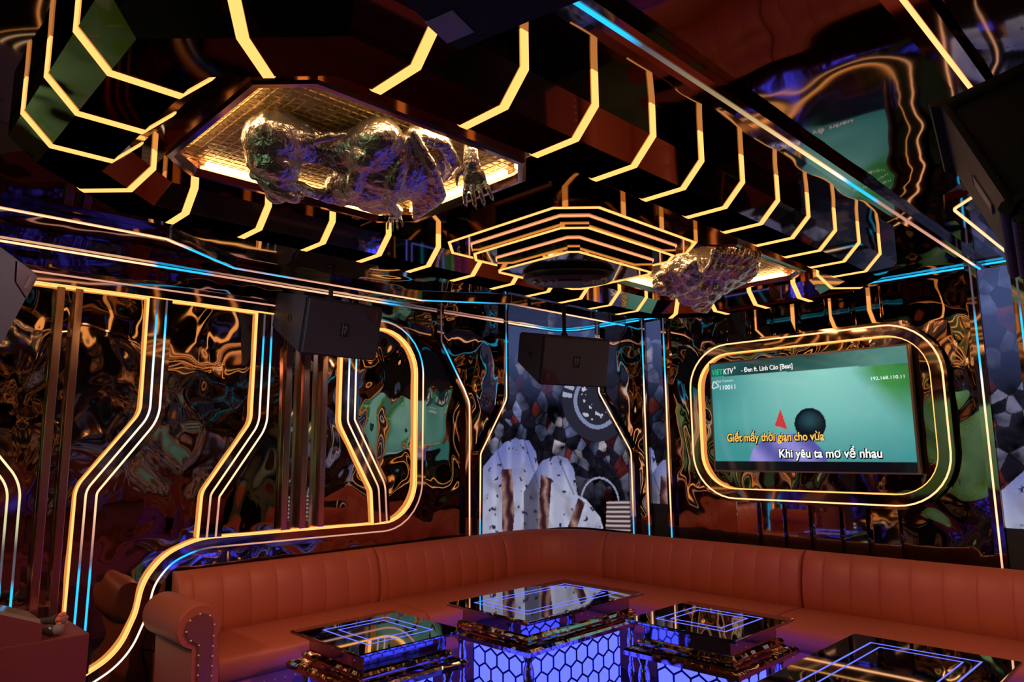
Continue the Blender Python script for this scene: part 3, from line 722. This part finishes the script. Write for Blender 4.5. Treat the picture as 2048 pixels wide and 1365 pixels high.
def txt(body, x, z, size, mat, y, sx=1.0, bold=0.0, shear=0, name='lettering', parent=None, depth=.0006):
    cu = bpy.data.curves.new('txt', 'FONT'); cu.body = body; cu.size = size; cu.shear = shear; cu.offset = bold; cu.extrude = depth
    o = bpy.data.objects.new('txt', cu); C.objects.link(o); dg = bpy.context.evaluated_depsgraph_get()
    me = bpy.data.meshes.new_from_object(o.evaluated_get(dg)); bpy.data.objects.remove(o)
    me.name = name; me.materials.clear(); me.materials.append(mat)
    me.transform(Matrix.Diagonal((sx, 1, 1, 1)))
    me.transform(Matrix.Rotation(PI/2, 4, 'X')); me.transform(Matrix.Translation(Vector((x, y, z))-BASE[parent]))
    ob = bpy.data.objects.new(name, me); C.objects.link(ob); ob.parent = parent; BASE[ob] = BASE[parent]
    return ob
def wid(o): return max(v.co.x for v in o.data.vertices)-min(v.co.x for v in o.data.vertices)
def fit_txt(body, x, z, size, width, mat, y, **k):
    a = txt(body, 0, 0, size, mat, 0, parent=scrn, **k); w = wid(a); bpy.data.objects.remove(a)
    return txt(body, x, z, size, mat, y, sx=width/w, parent=scrn, **k)
Yt = TY-.0025
def sx(s): return TX0+s*(TX1-TX0)
def sz(t): return TZ0+t*(TZ1-TZ0)
fit_txt('VIET', sx(.012), sz(.885), .066, .098, T_G, Yt, bold=.0012, shear=.15)
fit_txt('KTV', sx(.080), sz(.885), .066, .088, T_W, Yt, bold=.0004, shear=.15)
fit_txt('®', sx(.145), sz(.925), .03, .014, T_W, Yt)
fit_txt('- Đen ft. Linh Cáo [Beat]', sx(.185), sz(.890), .052, .42, T_W, Yt, bold=.0006)
fit_txt('App Connect', sx(.036), sz(.815), .030, .150, T_GR, Yt)
fit_txt('110011', sx(.050), sz(.745), .052, .135, T_W, Yt)
fit_txt('192.168.110.11', sx(.825), sz(.735), .034, .215, T_W, Yt)
for dx, dz, mt, yy in ((.006, -.006, T_K, Yt+.001), (-.003, .002, T_K, Yt+.0012), (0, 0, T_Y, Yt-.0012)):
    fit_txt('Giết mấy thời gian cho vừa', sx(.082)+dx, sz(.270)+dz, .088, .775, mt, yy, bold=.0018 if mt is T_Y else .0042)
for dx, dz, mt, yy in ((.006, -.006, T_K, Yt+.001), (-.003, .002, T_K, Yt+.0012), (0, 0, T_W, Yt-.0012)):
    fit_txt('Khi yêu ta mơ về nhau', sx(.362)+dx, sz(.128)+dz, .088, .735, mt, yy, bold=.0018 if mt is T_W else .0042)
# small triangular station mark at the upper left of the picture
c = Vector((sx(.028), sz(.79)))
bm = bandm([c+Vector((math.cos(a), math.sin(a)))*.036 for a in (PI/2, PI/2+.5, PI*7/6, PI*7/6+.5, PI*11/6, PI*11/6+.5)], 0, .010, -Yt-.001, -Yt+.001, mapB, True)
obj('station_mark', bm, T_GR, scrn)

# ------------------------------------------------------------------ sofa
def sweep(bm, path, prof, outn):
    """path: list of (Vector2 point, Vector2 outward normal, groove 0..1); prof: list of (d, z) with d measured against the normal"""
    rings = []
    for p, n, g in path:
        rings.append([bm.verts.new((p.x-n.x*(d-(g if k > 1 else 0)), p.y-n.y*(d-(g if k > 1 else 0)), z)) for k, (d, z) in enumerate(prof)])
    m = len(prof)
    for a, b in zip(rings, rings[1:]):
        for k in range(m): bm.faces.new((a[k], a[(k+1) % m], b[(k+1) % m], b[k]))
    bm.faces.new(rings[0][::-1]); bm.faces.new(rings[-1])
BACKP = [(.05, .10), (.05, .84), (.058, .868), (.075, .880), (.095, .876), (.128, .855), (.158, .81), (.182, .74), (.197, .66), (.200, .58), (.192, .52), (.18, .50), (.18, .10)]
def straight(p0, p1, n, pitch=.178, off=0.0, ends=.012):
    """path with stitched seams every pitch, ends rolled in"""
    p0, p1, n = Vector(p0), Vector(p1), Vector(n); L = (p1-p0).length; d = (p1-p0)/L; out = [(0, .02), (.006, .008), (.02, .0)]
    k = off
    while k < L-.03:
        if k > .03: out += [(k-.012, 0), (k-.003, .003), (k, .0055), (k+.003, .003), (k+.012, 0)]
        k += pitch
    out += [(L-.02, 0), (L-.006, .008), (L, .02)]
    return [(p0+d*s, n, g) for s, g in out]
SEATZ, SF = .515, .37
def seat_prof(d0, d1):
    return [(d0, SF+.01), (d0, SEATZ-.008), (d0+.05, SEATZ), ((d0+d1)/2, SEATZ+.006), (d1-.06, SEATZ), (d1-.025, SEATZ-.010), (d1-.006, SEATZ-.035), (d1, SEATZ-.07), (d1-.003, SF+.02), (d1-.02, SF)]
def soft_ends(p0, p1, n):
    p0, p1, n = Vector(p0), Vector(p1), Vector(n); L = (p1-p0).length; d = (p1-p0)/L
    return [(p0+d*s, n, g) for s, g in ((0, .012), (.006, .004), (.015, 0), (L/2, -.002), (L-.015, 0), (L-.006, .004), (L, .012))]
def nails(points, parent):
    """one bright nail head after another, each a part"""
    first = None
    for p in points:
        if first is None:
            bm = nb(); ball(bm, (0, 0, 0), .0055, 6); bmesh.ops.translate(bm, verts=bm.verts, vec=BASE[parent])
            first = o = obj('nail', bm, M['nail'], parent, smooth=True)
        else:
            o = first.copy(); C.objects.link(o)
        o.location = Vector(p)-BASE[parent]
def module(label, p0, p1, n, depth, off, back_off=0.0):
    c = (Vector(p0)+Vector(p1))/2; t = thing('sofa_module', label, 'sofa', (c.x, c.y, 0), 'sections of the orange corner sofa')
    bm = nb(); sweep(bm, straight(p0, p1, n, off=off), BACKP, n); obj('backrest', bm, M['leather'], t, smooth=True, angle=50)
    bm = nb(); sweep(bm, soft_ends(p0, p1, n), seat_prof(.185, depth), n); obj('seat_cushion', bm, M['leather'], t, smooth=True, angle=50)
    bm = nb(); N = Vector(n); a, b = Vector(p0), Vector(p1); d = (b-a).normalized()
    pts = [a+d*.004-N*.02, b-d*.004-N*.02, b-d*.004-N*(depth-.03), a+d*.004-N*(depth-.03)]
    prism(bm, [(q.x, q.y) for q in pts], lambda x, y, h: Vector((x, y, h)), .0, SF); obj('base', bm, M['leather'], t)
    L = (b-a).length; k = .03; P = []
    while k < L: q = a+d*k-N*(depth-.029); P.append((q.x, q.y, .325)); k += .062
    nails(P, t)
    return t
m1 = module('left end section of the orange leather corner sofa, with the rolled arm', (0, -3.755), (0, -2.335), (-1, 0), .78, .09)
module('orange leather sofa section against the left wall, between the arm section and the corner', (0, -2.327), (0, -1.035), (-1, 0), .78, .07)
module('orange leather sofa section along the back wall below the television, next to the corner', (.785, -.29), (2.50, -.29), (0, 1), .74, .145)
module('orange leather sofa section along the back wall at the right edge of the picture', (2.508, -.29), (5.6, -.29), (0, 1), .74, .15)
# corner section
ct = thing('sofa_module', 'curved corner section of the orange leather sofa under the LED screen', 'sofa', (.35, -.7, 0), 'sections of the orange corner sofa')
cp = []
for s in (0, .006, .02): cp.append((Vector((.0, -1.027+s)), Vector((-1, 0)), .02-.02*min(1, s/.02)))
CC = Vector((.65, -.94)); RO = .65
for k in range(0, 41):
    a = PI/2*k/40; n = Vector((-math.cos(a), math.sin(a))); g = .007 if k in (8, 16, 24, 32) else 0
    cp.append((CC+n*RO, n, g))
for s in (.02, .006, 0): cp.append((Vector((.777-s, -.29)), Vector((0, 1)), .02-.02*min(1, s/.02)))
bm = nb(); sweep(bm, cp, BACKP, None); obj('backrest', bm, M['leather'], ct, smooth=True, angle=50)
bm = nb()
pl = [(p-n*.185) for p, n, g in cp]+[Vector((.777, -1.03)), Vector((.777, -1.027))]
prism(bm, [(q.x, q.y) for q in pl], lambda x, y, h: Vector((x, y, h)), SF, SEATZ); obj('seat_cushion', bm, M['leather'], ct)
bm = nb(); prism(bm, [(q.x+.002, q.y-.002) for q in [(p-n*.03) for p, n, g in cp]+[Vector((.76, -1.02))]], lambda x, y, h: Vector((x, y, h)), 0, SF-.002); obj('base', bm, M['leather'], ct)
# rolled arm of the left end section
def arm():
    yc, zc, r = -3.872, .690, .118; x0, x1 = .26, .80
    pts = []
    for k in range(25):                                     # roll from the inner side over the top to the outer underside
        a = math.radians(-35+260*k/24); pts.append((yc+r*math.cos(a), zc+r*math.sin(a)))
    body = [(yc+.115, 0)]+[(yc+.118, .45)]+pts+[(yc-.035, zc-.11), (yc-.03, .40), (yc-.03, 0)]
    bm = nb(); L = []
    for x, s in ((x0, .93), (x0+.02, .98), (x0+.06, 1), (x1-.03, 1), (x1-.008, .985), (x1, .94)):
        L.append([bm.verts.new((x, yc+(p[0]-yc)*s, p[1] if p[1] < .42 else zc+(p[1]-zc)*s)) for p in body])
    m = len(body)
    for a, b in zip(L, L[1:]):
        for k in range(m): bm.faces.new((a[k], a[(k+1) % m], b[(k+1) % m], b[k]))
    bm.faces.new(L[0][::-1]); bm.faces.new(L[-1])
    ar = obj('arm', bm, M['leather'], m1, smooth=True, angle=40)
    # scroll front and nails
    bm = nb(); rr = .072
    sp = [(yc+.068, 0), (yc+.07, .55)]+[(yc+rr*math.cos(math.radians(a)), zc+rr*math.sin(math.radians(a))) for a in range(-10, 231, 15)]+[(yc-.004, zc-.085), (yc+.0, .42), (yc+.0, 0)]
    prism(bm, sp, lambda a, b, h: Vector((h, a, b)), x1-.002, x1+.012); obj('scroll_panel', bm, M['leather_dark'], ar, smooth=True, angle=30)
    run = []; P = []
    for a, b in zip(sp, sp[1:]):
        a, b = Vector(a), Vector(b); n = max(1, int((b-a).length/.012))
        run += [a.lerp(b, k/n) for k in range(n)]
    acc = 0; last = run[0]
    for p in run:
        if (p-last).length >= .042: P.append((x1+.013, p.x, p.y)); last = p
    nails(P, ar)
arm()

# ------------------------------------------------------------------ tables
def hexlattice(bm, u0, u1, z0, z1, r, w, place):
    """frame of upright hexagons on a rectangle; place(u, z, out) -> point"""
    dx = r*math.sqrt(3); dz = 1.5*r; segs = set(); j = 0; z = z0
    while z < z1+r:
        u = u0+(dx/2 if j % 2 else 0)
        while u < u1+dx:
            P = [(u+r*math.sin(a), z+r*math.cos(a)) for a in [PI/3*k for k in range(6)]]
            for k in range(6):
                a, b = P[k], P[(k+1) % 6]; key = tuple(sorted(((round(a[0], 3), round(a[1], 3)), (round(b[0], 3), round(b[1], 3))))); segs.add(key)
            u += dx
        z += dz; j += 1
    for a, b in segs:
        a, b = Vector(a), Vector(b); d = b-a
        t0, t1 = 0.0, 1.0                                    # clip to the rectangle
        ok = True
        for p, q in ((-d.x, a.x-u0), (d.x, u1-a.x), (-d.y, a.y-z0), (d.y, z1-a.y)):
            if abs(p) < 1e-9:
                if q < 0: ok = False
            else:
                t = q/p
                if p < 0: t0 = max(t0, t)
                else: t1 = min(t1, t)
        if not ok or t1-t0 < .02: continue
        A, B = a+d*t0, a+d*t1; n = Vector((-d.y, d.x)).normalized()*w/2
        c = [A+n, B+n, B-n, A-n]; lo = [bm.verts.new(place(q.x, q.y, 0)) for q in c]; hi = [bm.verts.new(place(q.x, q.y, .004)) for q in c]
        bm.faces.new(lo); bm.faces.new(hi)
        for k in range(4): bm.faces.new((lo[k], lo[(k+1) % 4], hi[(k+1) % 4], hi[k]))
LEGP = [(.030, 0), (.034, .012), (.024, .03), (.018, .05), (.022, .075), (.030, .10), (.034, .13), (.028, .16), (.019, .185), (.024, .20), (.019, .215), (.024, .24), (.032, .285), (.034, .32), (.028, .355), (.019, .38), (.027, .40), (.035, .42), (.035, .435)]
def table(hx, hy, label, loc):
    t = thing('coffee_table', label, 'table', loc, 'lit coffee tables', local=True)
    bm = nb(); box(bm, -hx, hx, -hy, hy, .612, .63, .005); top = obj('glass_top', bm, M['tabletop'], t)
    for ins, w in ((.125, .0075), (.185, .006)):
        q = [Vector(p) for p in ((-hx+ins, -hy+ins), (hx-ins, -hy+ins), (hx-ins, hy-ins), (-hx+ins, hy-ins))]
        obj('light_line', bandm(q, 0, w, .6295, .6312, lambda a, b, h: Vector((a, b, h)), True), M['blue'], top)
    bm = nb(); box(bm, -hx+.075, hx-.075, -hy+.075, hy-.075, .52, .612); obj('mirror_neck', bm, M['tabletop'], t)
    bm = nb(); L = []
    for ins, z in ((.075, .525), (.055, .522), (.045, .508), (.05, .492), (.03, .480), (.0, .474), (-.012, .462), (-.012, .438), (.0, .434), (.08, .434)):
        L.append([bm.verts.new((sxx*(hx-ins), syy*(hy-ins), z)) for sxx, syy in ((-1, -1), (1, -1), (1, 1), (-1, 1))])
    for a, b in zip(L, L[1:]):
        for i in range(4): bm.faces.new((a[i], a[(i+1) % 4], b[(i+1) % 4], b[i]))
    bm.faces.new(L[0]); bm.faces.new(L[-1]); obj('chrome_moulding', bm, M['tablechrome'], t)
    for sxx in (-1, 1):
        for syy in (-1, 1):
            bm = nb(); lathe(bm, LEGP, (sxx*(hx-.07), syy*(hy-.07), 0), 18); obj('leg', bm, M['chrome'], t, smooth=True, angle=60)
    bx, by = hx-.125, hy-.125
    lb = obj('light_box', bxm(-bx, bx, -by, by, .04, .425), M['lightbox'], t)
    bm = nb(); r, w = .062, .011
    hexlattice(bm, -bx, bx, .04, .425, r, w, lambda u, z, o: Vector((u, -by-o-.001, z)))
    hexlattice(bm, -bx, bx, .04, .425, r, w, lambda u, z, o: Vector((u, by+o+.001, z)))
    hexlattice(bm, -by, by, .04, .425, r, w, lambda u, z, o: Vector((bx+o+.001, u, z)))
    hexlattice(bm, -by, by, .04, .425, r, w, lambda u, z, o: Vector((-bx-o-.001, u, z)))
    obj('hexagon_lattice', bm, M['lattice'], lb, normals=True)
    bm = nb(); box(bm, -hx+.03, hx-.03, -hy+.03, hy-.03, .0, .036, .006); obj('plinth', bm, M['tablechrome'], t)
    return t
ta = table(.345, .335, 'small square glass-topped table nearest the sofa arm', (1.31, -3.11, 0))
tb = table(.365, .565, 'long glass-topped table reflecting the corner screen, farthest from the viewer', (1.415, -1.85, 0))
tc = copy_tree(ta); tc.location = (2.485, -1.655, 0); tc['label'] = 'small square glass-topped table below the television, between the two long tables'
td = copy_tree(tb); td.location = (3.565, -2.00, 0); td['label'] = 'long glass-topped table at the lower right corner, cut off by the picture edge'

# ------------------------------------------------------------------ speakers
def speaker(name, label, mw, w=.60, h=.39, d=.45, bh=.25, badge='TR', mount=True, ceiling=2.78, group='hanging loudspeakers'):
    t = thing(name, label, 'loudspeaker', (0, 0, 0), group, local=True)
    sec = [(0, -h/2), (0, h/2), (d, h/2), (d, h/2-bh)]
    bm = nb(); a = [bm.verts.new((-w/2, y, z)) for y, z in sec]; b = [bm.verts.new((w/2, y, z)) for y, z in sec]
    bm.faces.new(a); bm.faces.new(b[::-1])
    for i in range(4): bm.faces.new((a[i], b[i], b[(i+1) % 4], a[(i+1) % 4]))
    bmesh.ops.recalc_face_normals(bm, faces=bm.faces)
    bmesh.ops.bevel(bm, geom=list(bm.edges), offset=.012, segments=2, affect='EDGES')
    cab = obj('cabinet', bm, M['cabinet'], t, smooth=True, angle=40)
    bm = nb(); box(bm, -w/2+.015, w/2-.015, -.016, .004, -h/2+.015, h/2-.015, .007); gr = obj('grille', bm, M['grille'], t)
    bm = nb(); box(bm, -.028, .028, -.020, -.015, -.045, .045, .002); lg = obj('logo_plate', bm, M['black'], gr)
    bm = nb()
    for k, (u0, u1, v0, v1) in enumerate(((-.018, -.012, -.038, .038), (.0, .005, -.03, .0), (.004, .014, -.012, -.006), (.0, .005, .004, .034), (-.006, .0, .012, .02), (.012, .017, .0, .026), (.005, .012, .02, .026))):
        box(bm, u0, u1, -.0225, -.0195, v0, v1)
    obj('emblem', bm, M['silver'], lg)
    bm = nb(); sx_ = 1 if 'R' in badge else -1; sz_ = 1 if 'T' in badge else -1
    P = [(sx_*(w/2-.02), sz_*(h/2-.02)), (sx_*(w/2-.17), sz_*(h/2-.02)), (sx_*(w/2-.12), sz_*(h/2-.10)), (sx_*(w/2-.02), sz_*(h/2-.135))]
    prism(bm, P, lambda a, b, hh: Vector((a, hh, b)), -.021, -.015); bd = obj('corner_badge', bm, M['badge'], gr)
    bm = nb()
    for k in range(3): box(bm, min(P[0][0], P[0][0]-sx_*.010*(k*2+1)), max(P[0][0]-sx_*.004, P[0][0]-sx_*.010*(k*2+1)+.004), -.0225, -.0205, min(P[0][1]-sz_*.02, P[0][1]-sz_*.08), max(P[0][1]-sz_*.02, P[0][1]-sz_*.08))
    obj('badge_lines', bm, plain('badge_line', (.30, .12, .10), .4), bd)
    for sd in (-1, 1):
        bm = nb(); lathe(bm, [(.0285, 0), (.0285, .004), (.017, .005), (.017, .002)], seg=20, mat=Matrix.Translation((sd*(w/2-.001), d*.45, .03)) @ Matrix.Rotation(sd*PI/2, 4, 'Y'))
        obj('side_socket', bm, M['black'], cab, smooth=True, angle=40)
    t.matrix_world = mw
    if mount:
        inv = mw.inverted(); topc = mw @ Vector((0, d*.5, h/2)); bm = nb()
        pts = [topc, Vector((topc.x, topc.y, ceiling-.03))]
        tube(bm, [inv @ p for p in pts], .016, 10); ball(bm, inv @ topc, .03, 12); lathe(bm, [(.045, 0), (.045, -.02), (.02, -.03)], (topc.x, topc.y, ceiling), 16, inv)
        obj('ceiling_mount', bm, M['black'], t, smooth=True, angle=40)
        bm = nb(); A = topc+Vector((.0, .0, .06)); B = mw @ Vector((.12, d*.8, h/2))
        mid = [A.lerp(B, k/8)+Vector((0, 0, -.03*math.sin(PI*k/8))) for k in range(9)]
        tube(bm, [inv @ p for p in mid], .004, 6); obj('cable', bm, M['cable'], t, smooth=True)
    return t
def pose(pos, yawd, tiltd, rolld=0):
    return Matrix.Translation(pos) @ Matrix.Rotation(math.radians(yawd), 4, 'Z') @ Matrix.Rotation(math.radians(tiltd), 4, 'X') @ Matrix.Rotation(math.radians(rolld), 4, 'Y')
speaker('loudspeaker', 'black loudspeaker hung at the left wall above slim bars, badge at its top right', pose((.50, -2.885, 2.42), 90, 12.3, .3), badge='TR')
speaker('loudspeaker', 'black loudspeaker hung in front of the corner screen, red badge at its lower left', pose((1.16, -1.215, 2.268), 69, 11.2, 1), badge='BL')
# left edge speaker: from its front upper right corner
K = Vector((.793, -4.723, 2.448)); V = Vector((.002, -.113, -.332)).normalized(); U = Vector((.686, -.694, .218)).normalized(); U = (U-V*U.dot(V)).normalized()
nrm = (-U).cross(-V).normalized()
if nrm.dot(CAM-K) < 0: nrm = -nrm
xr, zu, yb = -U, -V, -nrm
o = K+U*.30+V*.195
mw = Matrix(((xr.x, yb.x, zu.x, o.x), (xr.y, yb.y, zu.y, o.y), (xr.z, yb.z, zu.z, o.z), (0, 0, 0, 1)))
speaker('loudspeaker', 'tilted loudspeaker with a lit perforated grille at the left edge of the picture', mw, badge='TR')
# right edge speaker (its side faces the viewer)
A = Vector((4.273, -3.367, 2.489)); e1 = Vector((.362, -.288, -.887)).normalized(); e2 = Vector((.9, .268, .343)); e2 = (e2-e1*e2.dot(e1)).normalized(); nn = e1.cross(e2).normalized()
if nn.dot(Vector((0, 1, 0))) < 0: nn = -nn
def box_speaker(name, label, A, e1, e2, nn, L1, L2, L3, sticker=None):
    t = thing(name, label, 'loudspeaker', tuple(A), 'hanging loudspeakers')
    def pt(a, b, c): return A+e1*a+e2*b+nn*c
    def bx3(bm, a0, a1, b0, b1, c0, c1, bev):
        n0 = len(bm.verts); r = bmesh.ops.create_cube(bm, size=1)
        for v in r['verts']: v.co = pt(a0+(v.co.x+.5)*(a1-a0), b0+(v.co.y+.5)*(b1-b0), c0+(v.co.z+.5)*(c1-c0))
        if bev: bmesh.ops.bevel(bm, geom=list({e for v in r['verts'] for e in v.link_edges}), offset=bev, segments=3, affect='EDGES')
    bm = nb(); bx3(bm, 0, L1-.03, 0, L2, 0, L3, .022); cab = obj('cabinet', bm, M['cabinet'], t, smooth=True, angle=50)
    bm = nb(); bx3(bm, L1-.032, L1, .008, L2-.008, .008, L3-.008, .015); obj('grille', bm, M['grille'] if sticker is None else M['cloth'], t, smooth=True, angle=50)
    bm = nb(); bx3(bm, L1*.42, L1*.68, -.003, .004, L3*.42, L3*.56, .003); obj('handle_slot', bm, M['white'] if sticker is None else M['black'], cab)
    return t, pt, bx3
t, pt, bx3 = box_speaker('loudspeaker', 'large dark loudspeaker at the right picture edge, lighter side with a handle slot', A, e1, e2, nn, .42, .62, .24)
bm = nb(); p = pt(.0, .3, .12); tube(bm, [p+e1*.02, Vector((p.x, p.y, 2.75))], .02, 10); lathe(bm, [(.05, 0), (.05, -.02), (.02, -.03)], (p.x, p.y, 2.78), 16); obj('ceiling_mount', bm, M['black'], t, smooth=True)
# top edge speaker, seen from below
P0, P1, P2 = Vector((3.846, -4.686, 2.30)), Vector((4.034, -4.671, 2.30)), Vector((3.903, -4.825, 2.30))
f1 = (P1-P0).normalized(); f2 = Vector((f1.y, -f1.x, 0)).normalized()
f2 = (P2-P0).normalized(); f2 = (f2*.75+Vector((f1.y, -f1.x, 0))*.25).normalized(); f1 = (f1-f2*f1.dot(f2)*.5).normalized()
P0 = P0+Vector((-.006, -.004, -.022))
t, pt, bx3 = box_speaker('loudspeaker', 'black loudspeaker seen from below at the top edge of the picture, with a pale sticker', P0+Vector((0, 0, .36)), Vector((0, 0, -1)), f1, f2, .36, .52, .42, True)
bm = nb(); bx3(bm, .3585, .3615, .018, .075, .052, .118, 0); obj('sticker', bm, M['white'], t)
bm = nb(); p = pt(0, .25, .2); tube(bm, [p+Vector((0, 0, -.02)), Vector((p.x, p.y, 2.75))], .02, 10); lathe(bm, [(.05, 0), (.05, -.02), (.02, -.03)], (p.x, p.y, 2.78), 16); obj('ceiling_mount', bm, M['black'], t, smooth=True)

# ------------------------------------------------------------------ console with two microphones
XC, YC, ZC = .70, -4.362, .734
con = thing('console', 'dark red console desk with a sloping top at the lower left corner', 'console', (XC-.25, YC-.5, 0))
bm = nb(); box(bm, XC-.50, XC, YC-1.1, YC, 0, ZC, .004); obj('desk', bm, M['consolered'], con)
wy = YC-.20
bm = nb(); prism(bm, [(wy, ZC), (wy, ZC+.075), (YC-1.05, ZC+.42), (YC-1.05, ZC)], lambda a, b, h: Vector((h, a, b)), XC-.30, XC-.001); obj('sloping_head', bm, M['consolered'], con)
bm = nb(); prism(bm, [(wy-.006, ZC+.077), (wy-.006, ZC+.092), (YC-1.05, ZC+.437), (YC-1.05, ZC+.42)], lambda a, b, h: Vector((h, a, b)), XC-.30, XC-.02); obj('touch_glass', bm, M['consoleglass'], con)
def mic(label, p, d, cover):
    p, d = Vector(p), Vector(d).normalized(); t = thing('microphone', label, 'microphone', tuple(p), 'microphones on the console')
    bm = nb(); ball(bm, p, .027, 24); obj('head', bm, M['mic'], t, smooth=True, angle=180)
    bm = nb(); tube(bm, [p+d*.02, p+d*.035, p+d*.05, p+d*.14], [.026, .026, .018, .014], 14); obj('handle', bm, M['micmetal'], t, smooth=True)
    if cover:
        bm = nb()
        for k in range(7):
            a = 2*PI*k/7; s = d.orthogonal().normalized(); q = Matrix.Rotation(a, 3, d) @ s
            ball(bm, p+q*.026-d*.006, .013, 12)
        obj('foam_cover', bm, M['micorange'], t, smooth=True, angle=180)
    return t
mic('grey microphone lying on the console edge in front, nearest the viewer', (XC-.055, YC-.125, ZC+.028), (-.35, -.75, .0), False)
mic('microphone with an orange foam cover lying behind the grey one on the console', (XC-.22, YC-.075, ZC+.040), (-.6, -.5, -.06), True)

# ------------------------------------------------------------------ what the mirrors show of the rest of the room
mur = thing('wall_mural', 'green mural with pale curling lines behind the viewer, seen in mirrors', 'mural', (2.2, -7.49, .8))
obj('painting', bxm(.9, 3.6, -7.5, -7.47, .9, 2.25), M['mural'], mur)
mur = thing('wall_mural', 'green mural panel at the far right of the back wall, seen in mirrors', 'mural', (6.0, -.01, 0))
obj('painting', bxm(5.65, 6.38, -.03, -.001, .02, 2.1), M['mural'], mur)
sofa2 = module('orange leather sofa section along the right wall, seen only in the mirrors', (6.38, -2.0), (6.38, -5.6), (1, 0), .78, .1)
sofa2['group'] = 'sofas seen in mirrors'
